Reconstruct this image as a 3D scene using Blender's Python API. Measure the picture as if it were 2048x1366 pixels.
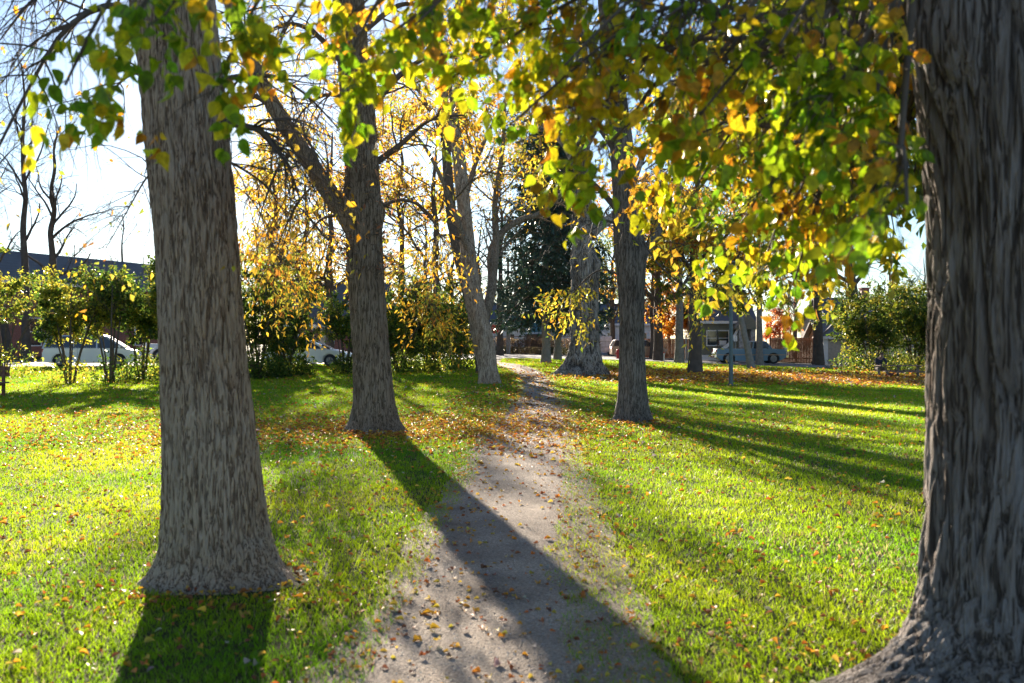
import bpy, bmesh, math, random
import numpy as np
from mathutils import Vector, Matrix
R = math.radians
for o in list(bpy.data.objects): bpy.data.objects.remove(o)
SC = bpy.context.scene
COL = SC.collection
# ------------------------------------------------------------------ camera
H = 1.65            # eye height
F = 2048*35/36      # focal length in photo pixels
cam = bpy.data.cameras.new('camera'); cam.lens = 35; cam.sensor_width = 36
cam.clip_end = 3000; cam.clip_start = 0.05
cam.dof.use_dof = True; cam.dof.focus_distance = 24; cam.dof.aperture_fstop = 2.7
co = bpy.data.objects.new('camera', cam); COL.objects.link(co)
co.location = (0, 0, H); co.rotation_euler = (R(90), 0, 0)
SC.camera = co
# ------------------------------------------------------------------ light
SUN = Vector((-490/F, 1, 558/F)).normalized()
SUN_EL = math.asin(SUN.z); SUN_AZ = math.atan2(SUN.x, SUN.y)     # azimuth from +Y towards +X
wd = bpy.data.worlds.new('World'); SC.world = wd; wd.use_nodes = True
nt = wd.node_tree; bg = nt.nodes['Background']
sky = nt.nodes.new('ShaderNodeTexSky'); sky.sky_type = 'NISHITA'; sky.sun_disc = False
sky.sun_elevation = SUN_EL; sky.sun_rotation = SUN_AZ
sky.air_density = 1.0; sky.dust_density = 0.35; sky.ozone_density = 2.2; sky.altitude = 1400
nt.links.new(sky.outputs[0], bg.inputs[0]); bg.inputs[1].default_value = 0.05
sl = bpy.data.lights.new('sun', 'SUN'); sl.energy = 5.0; sl.angle = R(0.5); sl.color = (1, 0.87, 0.70)
so = bpy.data.objects.new('sun', sl); COL.objects.link(so)
so.rotation_euler = SUN.to_track_quat('Z', 'Y').to_euler(); so.location = (0, 0, 50)
SC.view_settings.view_transform = 'Standard'; SC.view_settings.look = 'None'
SC.view_settings.exposure = 2.0; SC.view_settings.gamma = 1.0
SC.render.engine = 'CYCLES'
SC.cycles.max_bounces = 6; SC.cycles.diffuse_bounces = 3; SC.cycles.transmission_bounces = 4
SC.cycles.use_denoising = True; SC.cycles.sample_clamp_indirect = 6
SC.cycles.use_adaptive_sampling = True; SC.cycles.adaptive_threshold = 0.02

rng = np.random.default_rng(7)
# ------------------------------------------------------------------ terrain and pixel helpers
def sstep(a, b, v):
    t = np.clip((v-a)/(b-a), 0, 1); return t*t*(3-2*t)
def zt(x, y):
    x = np.asarray(x, float); y = np.asarray(y, float)
    f = sstep(20, 48, y)
    xr = 0.5*(x+np.sqrt(x*x+16)) - 2*np.exp(-np.abs(x)/9)
    xr = np.clip(xr, 0, 45)
    return f*(0.0065*(np.minimum(y, 120)-25) - 0.028*xr)
def W(px, py, Y): return np.array([(px-1024)/F*Y, Y, H-(py-683)/F*Y])
def G(px, py):                       # where the ray through a photo pixel meets the ground
    ys = np.linspace(3, 200, 8000)
    x = (px-1024)/F*ys; z = H-(py-683)/F*ys
    d = z-zt(x, ys); i = np.argmax(d < 0)
    if not (d < 0).any(): i = len(ys)-1
    return np.array([x[i], ys[i], float(zt(x[i], ys[i]))])
def GX(px, Y):
    x = (px-1024)/F*Y; return np.array([x, Y, float(zt(x, Y))])
# ------------------------------------------------------------------ numpy noise
def _h(ix, iy, iz, s):
    h = (ix*374761393 + iy*668265263 + iz*2147483647 + s*974634777) & 0xffffffff
    h = ((h ^ (h >> 13))*1274126177) & 0xffffffff
    return (h ^ (h >> 16)) & 0xffffffff
def noise3(p, s=0):
    p = np.asarray(p, float); i = np.floor(p).astype(np.int64); f = p-i; u = f*f*f*(f*(f*6-15)+10)
    out = 0
    for dx in (0, 1):
        for dy in (0, 1):
            for dz in (0, 1):
                h = _h(i[..., 0]+dx, i[..., 1]+dy, i[..., 2]+dz, s)
                gx = (h & 1023)/511.5-1; gy = ((h >> 10) & 1023)/511.5-1; gz = ((h >> 20) & 1023)/511.5-1
                g = gx*(f[..., 0]-dx)+gy*(f[..., 1]-dy)+gz*(f[..., 2]-dz)
                w = (u[..., 0] if dx else 1-u[..., 0])*(u[..., 1] if dy else 1-u[..., 1])*(u[..., 2] if dz else 1-u[..., 2])
                out = out + w*g
    return out
# ------------------------------------------------------------------ materials
MATS = {}
def mat(name):
    m = bpy.data.materials.new(name); m.use_nodes = True
    n = m.node_tree; b = n.nodes['Principled BSDF']; return m, n, b
def plain(name, col, rough=0.6, metal=0.0, nz=0.15, scale=6.0, bump=0.0, spec=0.5):
    if name in MATS: return MATS[name]
    m, n, b = mat(name)
    t = n.nodes.new('ShaderNodeTexNoise'); t.inputs['Scale'].default_value = scale; t.inputs['Detail'].default_value = 5
    tc = n.nodes.new('ShaderNodeTexCoord'); n.links.new(tc.outputs['Object'], t.inputs['Vector'])
    r = n.nodes.new('ShaderNodeValToRGB')
    r.color_ramp.elements[0].position = 0.3; r.color_ramp.elements[1].position = 0.7
    r.color_ramp.elements[0].color = (*[c*(1-nz) for c in col], 1); r.color_ramp.elements[1].color = (*[min(1, c*(1+nz)) for c in col], 1)
    n.links.new(t.outputs['Fac'], r.inputs['Fac']); n.links.new(r.outputs['Color'], b.inputs['Base Color'])
    b.inputs['Roughness'].default_value = rough; b.inputs['Metallic'].default_value = metal
    b.inputs['Specular IOR Level'].default_value = spec
    if bump:
        bp = n.nodes.new('ShaderNodeBump'); bp.inputs['Strength'].default_value = bump; bp.inputs['Distance'].default_value = 0.02
        n.links.new(t.outputs['Fac'], bp.inputs['Height']); n.links.new(bp.outputs[0], b.inputs['Normal'])
    MATS[name] = m; return m
def bark(name, ridge, crack, warm, sxy=9.0, sz=1.5, bump=0.9, crackw=0.22, dist=0.03):
    m, n, b = mat(name); N = n.nodes; L = n.links
    tc = N.new('ShaderNodeTexCoord')
    mp = N.new('ShaderNodeMapping'); mp.inputs['Scale'].default_value = (sxy, sxy, sz); L.new(tc.outputs['Object'], mp.inputs['Vector'])
    def ridge_noise(sc, det, wd):
        q = N.new('ShaderNodeTexNoise'); q.inputs['Scale'].default_value = sc; q.inputs['Detail'].default_value = det; q.inputs['Distortion'].default_value = 0.6; L.new(mp.outputs[0], q.inputs['Vector'])
        s1 = N.new('ShaderNodeMath'); s1.operation = 'SUBTRACT'; s1.inputs[1].default_value = 0.5; L.new(q.outputs['Fac'], s1.inputs[0])
        s2 = N.new('ShaderNodeMath'); s2.operation = 'ABSOLUTE'; L.new(s1.outputs[0], s2.inputs[0])
        s3 = N.new('ShaderNodeMapRange'); s3.interpolation_type = 'SMOOTHSTEP'; s3.inputs['From Max'].default_value = wd; L.new(s2.outputs[0], s3.inputs['Value']); return s3
    ra = ridge_noise(1.0, 2.5, 0.11); rb = ridge_noise(2.3, 3, 0.13)
    fn = N.new('ShaderNodeTexNoise'); fn.inputs['Scale'].default_value = 4.5; fn.inputs['Detail'].default_value = 7; fn.inputs['Roughness'].default_value = 0.7; L.new(mp.outputs[0], fn.inputs['Vector'])
    m1 = N.new('ShaderNodeMath'); m1.operation = 'MULTIPLY_ADD'; m1.inputs[1].default_value = 0.5; L.new(rb.outputs[0], m1.inputs[0])
    m0 = N.new('ShaderNodeMath'); m0.operation = 'MULTIPLY'; m0.inputs[1].default_value = 0.55; L.new(ra.outputs[0], m0.inputs[0]); L.new(m0.outputs[0], m1.inputs[2])
    ml = N.new('ShaderNodeMath'); ml.operation = 'MULTIPLY'; L.new(m1.outputs[0], ml.inputs[0]); L.new(fn.outputs['Fac'], ml.inputs[1])
    rp = N.new('ShaderNodeValToRGB'); e = rp.color_ramp.elements
    e[0].position = 0.08; e[0].color = (*crack, 1); e[1].position = 0.52; e[1].color = (*ridge, 1)
    k = rp.color_ramp.elements.new(0.27); k.color = (*[(a+c)*0.5 for a, c in zip(ridge, warm)], 1)
    L.new(ml.outputs[0], rp.inputs['Fac'])
    bn = N.new('ShaderNodeTexNoise'); bn.inputs['Scale'].default_value = 1.3; bn.inputs['Detail'].default_value = 4; L.new(tc.outputs['Object'], bn.inputs['Vector'])
    br = N.new('ShaderNodeValToRGB'); br.color_ramp.elements[0].position = 0.40; br.color_ramp.elements[1].position = 0.85
    L.new(bn.outputs['Fac'], br.inputs['Fac'])
    mc = N.new('ShaderNodeMixRGB'); mc.blend_type = 'MULTIPLY'; mc.inputs['Color2'].default_value = (*[min(1, w/max(r, 1e-3)*0.9) for w, r in zip(warm, ridge)], 1)
    L.new(br.outputs['Color'], mc.inputs['Fac']); L.new(rp.outputs['Color'], mc.inputs['Color1'])
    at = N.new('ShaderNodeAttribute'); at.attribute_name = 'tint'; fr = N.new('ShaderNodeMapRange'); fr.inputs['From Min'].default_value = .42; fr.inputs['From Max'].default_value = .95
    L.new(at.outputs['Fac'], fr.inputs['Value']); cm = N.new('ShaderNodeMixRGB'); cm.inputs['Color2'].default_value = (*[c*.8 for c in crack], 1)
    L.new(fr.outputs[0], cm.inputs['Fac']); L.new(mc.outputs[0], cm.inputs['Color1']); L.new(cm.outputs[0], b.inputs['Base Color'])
    bp = N.new('ShaderNodeBump'); bp.inputs['Strength'].default_value = bump; bp.inputs['Distance'].default_value = dist
    L.new(ml.outputs[0], bp.inputs['Height']); L.new(bp.outputs[0], b.inputs['Normal'])
    b.inputs['Roughness'].default_value = 0.9; b.inputs['Specular IOR Level'].default_value = 0.2
    MATS[name] = m; return m
def leafmat(name, trans=0.55, rough=0.45, boost=1.25, spec=0.4, var=.2, vsc=30):
    m, n, b = mat(name); N = n.nodes; L = n.links
    at = N.new('ShaderNodeAttribute'); at.attribute_name = 'tint'
    tn = N.new('ShaderNodeTexNoise'); tn.inputs['Scale'].default_value = vsc; tn.inputs['Detail'].default_value = 4; tc = N.new('ShaderNodeTexCoord'); L.new(tc.outputs['Object'], tn.inputs['Vector'])
    mr = N.new('ShaderNodeMapRange'); mr.inputs['From Min'].default_value = .3; mr.inputs['From Max'].default_value = .7; mr.inputs['To Min'].default_value = 1-var; mr.inputs['To Max'].default_value = 1+var; L.new(tn.outputs['Fac'], mr.inputs['Value'])
    vm = N.new('ShaderNodeVectorMath'); vm.operation = 'SCALE'; L.new(at.outputs['Color'], vm.inputs[0]); L.new(mr.outputs[0], vm.inputs['Scale'])
    L.new(vm.outputs[0], b.inputs['Base Color'])
    b.inputs['Roughness'].default_value = rough; b.inputs['Specular IOR Level'].default_value = spec
    tr = N.new('ShaderNodeBsdfTranslucent')
    v2 = N.new('ShaderNodeVectorMath'); v2.operation = 'SCALE'; v2.inputs['Scale'].default_value = boost; L.new(vm.outputs[0], v2.inputs[0])
    L.new(v2.outputs[0], tr.inputs['Color'])
    ms = N.new('ShaderNodeMixShader'); ms.inputs[0].default_value = trans
    L.new(b.outputs[0], ms.inputs[1]); L.new(tr.outputs[0], ms.inputs[2])
    L.new(ms.outputs[0], N['Material Output'].inputs['Surface']); MATS[name] = m; return m
# ------------------------------------------------------------------ object helpers
def tag(o, label=None, cat=None, group=None, kind=None):
    if label: o['label'] = label
    if cat: o['category'] = cat
    if group: o['group'] = group
    if kind: o['kind'] = kind
    return o
def thing(name, label, cat, loc=(0, 0, 0), rz=0, group=None):
    o = bpy.data.objects.new(name, None); COL.objects.link(o); o.empty_display_size = 0.2
    o.location = tuple(float(v) for v in loc); o.rotation_euler = (0, 0, rz)
    return tag(o, label, cat, group)
def npmesh(name, V, faces, m, parent=None, world=True, tint=None, smooth=False, mats=None, midx=None):
    """faces: list of int arrays (n,k).  world=True: V in world coordinates (moved to the parent's origin)"""
    V = np.asarray(V, float)
    if parent is not None and world: V = V-np.array(parent.location)
    me = bpy.data.meshes.new(name); me.vertices.add(len(V)); me.vertices.foreach_set('co', V.astype(np.float32).ravel())
    faces = [np.asarray(f, np.int32) for f in faces if len(f)]
    tot = np.concatenate([np.full(len(f), f.shape[1], np.int32) for f in faces]); idx = np.concatenate([f.ravel() for f in faces])
    me.loops.add(len(idx)); me.loops.foreach_set('vertex_index', idx)
    me.polygons.add(len(tot)); st = np.concatenate([[0], np.cumsum(tot)[:-1]]).astype(np.int32)
    me.polygons.foreach_set('loop_start', st); me.polygons.foreach_set('loop_total', tot)
    if smooth: me.polygons.foreach_set('use_smooth', np.ones(len(tot), bool))
    me.update(calc_edges=True); me.validate()
    for mm in (mats or [m]): me.materials.append(mm)
    if midx is not None: me.polygons.foreach_set('material_index', np.asarray(midx, np.int32))
    if tint is not None:
        a = me.attributes.new('tint', 'FLOAT_COLOR', 'POINT')
        a.data.foreach_set('color', np.concatenate([tint, np.ones((len(tint), 1))], 1).astype(np.float32).ravel())
    o = bpy.data.objects.new(name, me); COL.objects.link(o)
    if parent is not None: o.parent = parent
    return o
def copy_tree(o, parent=None):
    c = o.copy(); COL.objects.link(c); c.parent = parent
    for ch in list(o.children): copy_tree(ch, c)
    return c
class MB:
    """collects simple solids into ONE mesh, local coordinates"""
    def __init__(s): s.v = []; s.f = []
    def add(s, vs, fs):
        n = len(s.v); s.v += [tuple(v) for v in vs]; s.f += [tuple(i+n for i in f) for f in fs]; return s
    def box(s, x0, x1, y0, y1, z0, z1):
        v = [(x0, y0, z0), (x1, y0, z0), (x1, y1, z0), (x0, y1, z0), (x0, y0, z1), (x1, y0, z1), (x1, y1, z1), (x0, y1, z1)]
        return s.add(v, [(3, 2, 1, 0), (4, 5, 6, 7), (0, 1, 5, 4), (1, 2, 6, 5), (2, 3, 7, 6), (3, 0, 4, 7)])
    def tube(s, pts, r, n=8, cap=True):
        pts = [Vector(p) for p in pts]; rs = r if hasattr(r, '__len__') else [r]*len(pts); vs = []
        for i, p in enumerate(pts):
            t = (pts[min(i+1, len(pts)-1)]-pts[max(i-1, 0)]).normalized()
            a = Vector((1, 0, 0)) if abs(t.x) < 0.9 else Vector((0, 1, 0))
            u = t.cross(a).normalized(); w = t.cross(u)
            for k in range(n):
                an = 2*math.pi*k/n; vs.append(p+(u*math.cos(an)+w*math.sin(an))*rs[i])
        fs = [(i*n+k, i*n+(k+1) % n, (i+1)*n+(k+1) % n, (i+1)*n+k) for i in range(len(pts)-1) for k in range(n)]
        if cap: fs += [tuple(range(n))[::-1], tuple((len(pts)-1)*n+k for k in range(n))]
        return s.add(vs, fs)
    def prism(s, poly, y0, y1, axis='y'):      # polygon in (x,z), extruded along y
        n = len(poly)
        v = [(x, y0, z) for x, z in poly]+[(x, y1, z) for x, z in poly]
        if axis == 'x': v = [(b, a, c) for a, b, c in v]
        if axis == 'z': v = [(a, c, b) for a, b, c in v]
        return s.add(v, [tuple(range(n)), tuple(range(n, 2*n))[::-1]]+[(i, n+i, n+(i+1) % n, (i+1) % n) for i in range(n)])
    def build(s, name, m, parent=None, bevel=0.0, smooth=False, loc=None):
        me = bpy.data.meshes.new(name); me.from_pydata(s.v, [], s.f); me.update()
        bm = bmesh.new(); bm.from_mesh(me); bmesh.ops.recalc_face_normals(bm, faces=bm.faces)
        if bevel: bmesh.ops.bevel(bm, geom=[e for e in bm.edges if e.is_manifold and e.calc_face_angle(0) > 0.6], offset=bevel, segments=2, affect='EDGES', clamp_overlap=True)
        if smooth:
            for f in bm.faces: f.smooth = True
        bm.to_mesh(me); bm.free(); me.materials.append(m)
        o = bpy.data.objects.new(name, me); COL.objects.link(o)
        if parent is not None: o.parent = parent
        if loc is not None: o.location = loc
        return o
# ------------------------------------------------------------------ foliage helpers
def nrm(a): return a/(np.linalg.norm(a, axis=-1, keepdims=True)+1e-9)
def tubes(P, Rr, n):
    N, K, _ = P.shape
    T = np.empty_like(P); T[:, 1:-1] = P[:, 2:]-P[:, :-2]; T[:, 0] = P[:, 1]-P[:, 0]; T[:, -1] = P[:, -1]-P[:, -2]; T = nrm(T)
    ref = np.where(np.abs(T[:, :1, 2:3]) > 0.85, np.array([[[1., 0, 0]]]), np.array([[[0, 0, 1.]]]))
    U = nrm(np.cross(T, np.broadcast_to(ref, T.shape))); Wv = np.cross(T, U)
    a = np.arange(n)*2*math.pi/n
    V = P[:, :, None, :]+Rr[:, :, None, None]*(U[:, :, None, :]*np.cos(a)[None, None, :, None]+Wv[:, :, None, :]*np.sin(a)[None, None, :, None])
    i = np.arange(N)[:, None, None]*K*n; k = np.arange(K-1)[None, :, None]*n; j = np.arange(n)[None, None, :]; j2 = (j+1) % n
    Fq = np.stack([i+k+j, i+k+j2, i+k+n+j2, i+k+n+j], -1).reshape(-1, 4)
    return V.reshape(-1, 3), Fq
def merge(lst):
    V = []; Fl = []; o = 0
    for v, f in lst: V.append(v); Fl.append(f+o); o += len(v)
    return np.concatenate(V), Fl
def resample(pts, K):
    pts = np.asarray(pts, float); 
    # Catmull-Rom through points
    n = len(pts); t = np.linspace(0, n-1-1e-6, K); i = t.astype(int); f = (t-i)[:, None]
    p0 = pts[np.maximum(i-1, 0)]; p1 = pts[i]; p2 = pts[np.minimum(i+1, n-1)]; p3 = pts[np.minimum(i+2, n-1)]
    return 0.5*((2*p1)+(-p0+p2)*f+(2*p0-5*p1+4*p2-p3)*f**2+(-p0+3*p1-3*p2+p3)*f**3)
def spawn(P, Rr, m, t0, t1, ang, L, K, wander=0.15, trop=(0, 0, 0), rr=0.6, rcap=1.0, rmin=0.0, taper=0.3, rg=None):
    rg = rg or rng
    N, Kp, _ = P.shape; ix = np.repeat(np.arange(N), m); M = len(ix)
    t = rg.uniform(t0, t1, M)*(Kp-1); i = np.minimum(t.astype(int), Kp-2); f = (t-i)[:, None]
    p = P[ix, i]*(1-f)+P[ix, i+1]*f; T = nrm(P[ix, i+1]-P[ix, i]); rad = Rr[ix, i]*(1-f[:, 0])+Rr[ix, i+1]*f[:, 0]
    q = nrm(np.cross(T, rg.normal(size=(M, 3)))); a = ang*rg.uniform(0.6, 1.3, M)[:, None]
    d = np.cos(a)*T+np.sin(a)*q
    ln = L*rg.uniform(0.55, 1.2, M)*(1-0.35*t/(Kp-1)); st = (ln/(K-1))[:, None]
    out = np.empty((M, K, 3)); out[:, 0] = p; tr = np.array(trop)
    for k in range(1, K):
        d = nrm(d+wander*rg.normal(size=(M, 3))+tr*(3.0/(K-1))); out[:, k] = out[:, k-1]+d*st
    r0 = np.clip(rad*rr, rmin, rcap); RR = r0[:, None]*np.linspace(1, taper, K)[None]
    return out, RR
LEAF_BROAD = (np.array([(0, 0, 0), (0, .15, 0), (0, .38, -.015), (0, .62, -.05), (0, .83, -.1), (0, 1.02, -.17),
    (.24, .13, .05), (.36, .38, .07), (.29, .62, .02), (.14, .83, -.05), (-.24, .13, .05), (-.36, .38, .07), (-.29, .62, .02), (-.14, .83, -.05)]),
    [np.array([(0, 1, 6, 6), ])[:, :3], np.array([(1, 2, 7, 6), (2, 3, 8, 7), (3, 4, 9, 8)]), np.array([(4, 5, 9)]),
     np.array([(0, 10, 1)]), np.array([(1, 10, 11, 2), (2, 11, 12, 3), (3, 12, 13, 4)]), np.array([(4, 13, 5)])])
_v, _f = LEAF_BROAD
_v = np.concatenate([_v+[0, .22, 0], [(-.014, 0, .02), (.014, 0, .02)]]); LEAF_BROAD = (_v, _f+[np.array([(14, 15, 0)])])
LEAF_KITE = (np.array([(0, 0, 0), (.3, .42, .07), (0, 1, -.08), (-.3, .42, .07)]), [np.array([(0, 2, 1)]), np.array([(0, 3, 2)])])
LEAF_NARROW = (np.array([(0, 0, 0), (.17, .42, .04), (0, 1, -.06), (-.17, .42, .04)]), [np.array([(0, 2, 1)]), np.array([(0, 3, 2)])])
def leaves(C, size, axis, normal, tmpl):
    tv, tf = tmpl; N = len(C); k = len(tv)
    y = nrm(axis); x = nrm(np.cross(y, normal)); z = np.cross(x, y); zr = (0.5+1.7*np.abs(np.sin(np.arange(N)*12.9898)))[:, None, None]; xr = (0.8+.35*np.abs(np.sin(np.arange(N)*7.233)))[:, None, None]
    V = C[:, None, :]+size[:, None, None]*(tv[None, :, 0:1]*xr*x[:, None]+tv[None, :, 1:2]*y[:, None]+tv[None, :, 2:3]*zr*z[:, None])
    off = (np.arange(N)*k)[:, None, None]
    return V.reshape(-1, 3), [(f[None]+off).reshape(-1, f.shape[1]) for f in tf], k
def place(P, m, t0, t1, size, droop=0.4, jit=0.03, rg=None, clump=0.0):
    rg = rg or rng
    N, Kp, _ = P.shape
    ix = np.repeat(np.arange(N), m)
    if clump:            # leaf density varies from twig to twig
        w = np.clip(noise3(P[:, Kp//2]*clump, 5)*2.2+0.55, 0.03, 1); ix = ix[rg.random(len(ix)) < w[ix]]
    M = len(ix); t = rg.uniform(t0, t1, M)*(Kp-1); i = np.minimum(t.astype(int), Kp-2); f = (t-i)[:, None]
    p = P[ix, i]*(1-f)+P[ix, i+1]*f+jit*rg.normal(size=(M, 3)); T = nrm(P[ix, i+1]-P[ix, i])
    ax = 0.5*T+droop*np.array([0, 0, -1.])+0.65*rg.normal(size=(M, 3))
    nn = rg.normal(size=(M, 3))+np.array([0, 0, .5])
    s = size*rg.uniform(0.6, 1.25, M)
    return p, s, ax, nn
def palette(n, cols, wts, jit=0.18, rg=None, P=None, sc=0.5):
    rg = rg or rng
    cols = np.array(cols, float); w = np.array(wts, float)/sum(wts)
    if P is not None:    # neighbouring leaves tend to share a colour
        u = np.clip((noise3(P*sc, 11)*1.3+0.5)*0.75+0.25*rg.random(n)*1.0, 0, 0.9999)
        u = (np.argsort(np.argsort(u))+0.5)/n; u = np.clip(u+rg.normal(size=n)*0.22, 0, 0.9999)
        ci = np.searchsorted(np.cumsum(w), u)
    else: ci = rg.choice(len(cols), n, p=w)
    ci = np.minimum(ci, len(cols)-1)
    c = cols[ci]*(1+jit*rg.normal(size=(n, 1)))*(1+0.08*rg.normal(size=(n, 3)))
    return np.clip(c, 0.004, 0.95)
def crown(name, pl, tmpl, cols, wts, m, parent, world=True, sc=0.5, jit=0.18):
    C, s, a, n = pl; V, fs, k = leaves(C, s, a, n, tmpl)
    t = palette(len(C), cols, wts, P=C, sc=sc, jit=jit)
    return npmesh(name, V, fs, m, parent, world, tint=np.repeat(t, k, 0))
def trunk_mesh(name, Z, CX, CY, RR, m, parent, seg=72, dz=0.04, lobes=(), fine=0.02, fx=9.0, fz=1.3, bumps=0.05, seed=0, kn=()):
    """swept trunk: Z heights, centre CX,CY, radius RR (world), with root flare lobes and carved bark"""
    Z = np.asarray(Z, float); o = np.argsort(Z); Z = Z[o]; CX = np.asarray(CX, float)[o]; CY = np.asarray(CY, float)[o]; RR = np.asarray(RR, float)[o]
    zz = np.arange(Z[0], Z[-1]+dz, dz)
    def sm(a):
        v = np.interp(zz, Z, a); w = max(1, int(0.12*(Z[-1]-Z[0])/len(Z)/dz*2)); kk = np.ones(2*w+1)/(2*w+1)
        return np.convolve(np.pad(v, w, mode='edge'), kk, 'valid')
    cx, cy, rr = sm(CX), sm(CY), sm(RR); th = np.arange(seg)*2*math.pi/seg
    zb = float(parent.location.z) if parent is not None else 0.0
    ZZ, TH = np.meshgrid(zz, th, indexing='ij'); r = np.repeat(rr[:, None], seg, 1); hz = np.maximum(ZZ-zb, 0)
    q = np.stack([np.cos(TH)*1.2, np.sin(TH)*1.2, ZZ*0.35], -1)
    r = r*(1+bumps*noise3(q*1.6, seed)*2.0)
    for (a, A, h, p) in lobes: r = r+A*np.exp(-hz/h)*np.maximum(0, np.cos(TH-a))**p
    for (a, z0, A, w) in kn:
        dth = np.angle(np.exp(1j*(TH-a))); r = r+A*np.exp(-((dth*r/w)**2+((ZZ-z0)/w)**2))
    x0 = np.cos(TH)*r; y0 = np.sin(TH)*r
    wv = noise3(np.stack([x0*2.5, y0*2.5, ZZ*1.2], -1), seed+9)*1.5
    p = np.stack([x0*fx+wv, y0*fx-wv, ZZ*fz], -1)
    ha = np.minimum(np.abs(noise3(p, seed+1))*6.5, 1); hb = np.minimum(np.abs(noise3(p*np.array([1.9, 1.9, 1.6])+7, seed+2))*6, 1); hc_ = noise3(p*3.7, seed+3)
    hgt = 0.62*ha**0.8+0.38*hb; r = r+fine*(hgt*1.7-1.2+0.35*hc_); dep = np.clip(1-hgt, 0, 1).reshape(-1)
    V = np.stack([cx[:, None]+np.cos(TH)*r, cy[:, None]+np.sin(TH)*r, ZZ], -1).reshape(-1, 3)
    i = np.arange(len(zz)-1)[:, None]*seg; j = np.arange(seg)[None]; j2 = (j+1) % seg
    Fq = np.stack([i+j, i+j2, i+seg+j2, i+seg+j], -1).reshape(-1, 4)
    top = (len(zz)-1)*seg+np.arange(seg)
    V = np.concatenate([V, [[cx[-1], cy[-1], zz[-1]+rr[-1]*0.5]]]); Ft = np.stack([top, np.roll(top, -1), np.full(seg, len(V)-1)], 1)
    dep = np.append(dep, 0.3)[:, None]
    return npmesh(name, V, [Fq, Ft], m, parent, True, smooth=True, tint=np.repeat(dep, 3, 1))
def px_trunk(name, prof, Y, m, parent, ztop, ztopc=None, **kw):
    """prof: (py, pxleft, pxright) of the trunk in the photo at depth Y; continued straight above it to ztop"""
    Z = []; X = []; RR = []
    for py, a, b in prof:
        Z.append(H-(py-683)/F*Y); X.append(((a+b)/2-1024)/F*Y); RR.append((b-a)/2/F*Y)
    o = np.argsort(Z); Z = [Z[i] for i in o]; X = [X[i] for i in o]; RR = [RR[i] for i in o]
    zb = parent.location.z
    if Z[0] > zb: Z[0] = zb
    Z = [zb-0.25]+Z; X = [X[0]]+X; RR = [RR[0]*1.1]+RR
    if ztop > Z[-1]+0.3:
        sl = (X[-1]-X[-3])/(Z[-1]-Z[-3]); Z.append(ztop); X.append(X[-1]+sl*(ztop-Z[-2])*0.7); RR.append(RR[-1]*0.6)
    return trunk_mesh(name, Z, X, [Y]*len(Z), RR, m, parent, **kw)
def limbs(specs, Y, K=14):
    """specs: list of ([(px,py,dY)...], r0, r1)"""
    P = []; Rr = []
    for pts, r0, r1 in specs:
        P.append(resample([W(a, b, Y+c) for a, b, c in pts], K)); Rr.append(np.linspace(r0, r1, K))
    return np.array(P), np.array(Rr)

# ================================================================== SETTING
def groundmat():
    m, n, b = mat('lawn'); N = n.nodes; L = n.links
    tc = N.new('ShaderNodeTexCoord')
    a = N.new('ShaderNodeTexNoise'); a.inputs['Scale'].default_value = 0.5; a.inputs['Detail'].default_value = 6; L.new(tc.outputs['Object'], a.inputs['Vector'])
    c = N.new('ShaderNodeTexNoise'); c.inputs['Scale'].default_value = 14; c.inputs['Detail'].default_value = 5; L.new(tc.outputs['Object'], c.inputs['Vector'])
    r = N.new('ShaderNodeValToRGB'); r.color_ramp.elements[0].position = 0.35; r.color_ramp.elements[1].position = 0.65
    r.color_ramp.elements[0].color = (0.055, 0.060, 0.018, 1); r.color_ramp.elements[1].color = (0.095, 0.085, 0.03, 1)
    L.new(a.outputs['Fac'], r.inputs['Fac'])
    r2 = N.new('ShaderNodeValToRGB'); r2.color_ramp.elements[0].position = 0.3; r2.color_ramp.elements[1].position = 0.7
    r2.color_ramp.elements[0].color = (0.45, 0.45, 0.4, 1); r2.color_ramp.elements[1].color = (1.15, 1.15, 1.1, 1)
    L.new(c.outputs['Fac'], r2.inputs['Fac'])
    mx = N.new('ShaderNodeMixRGB'); mx.blend_type = 'MULTIPLY'; mx.inputs['Fac'].default_value = 0.9
    L.new(r.outputs[0], mx.inputs['Color1']); L.new(r2.outputs[0], mx.inputs['Color2']); L.new(mx.outputs[0], b.inputs['Base Color'])
    bp = N.new('ShaderNodeBump'); bp.inputs['Strength'].default_value = 0.6; bp.inputs['Distance'].default_value = 0.05
    L.new(c.outputs['Fac'], bp.inputs['Height']); L.new(bp.outputs[0], b.inputs['Normal'])
    b.inputs['Roughness'].default_value = 0.9; b.inputs['Specular IOR Level'].default_value = 0.1
    return m
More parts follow.
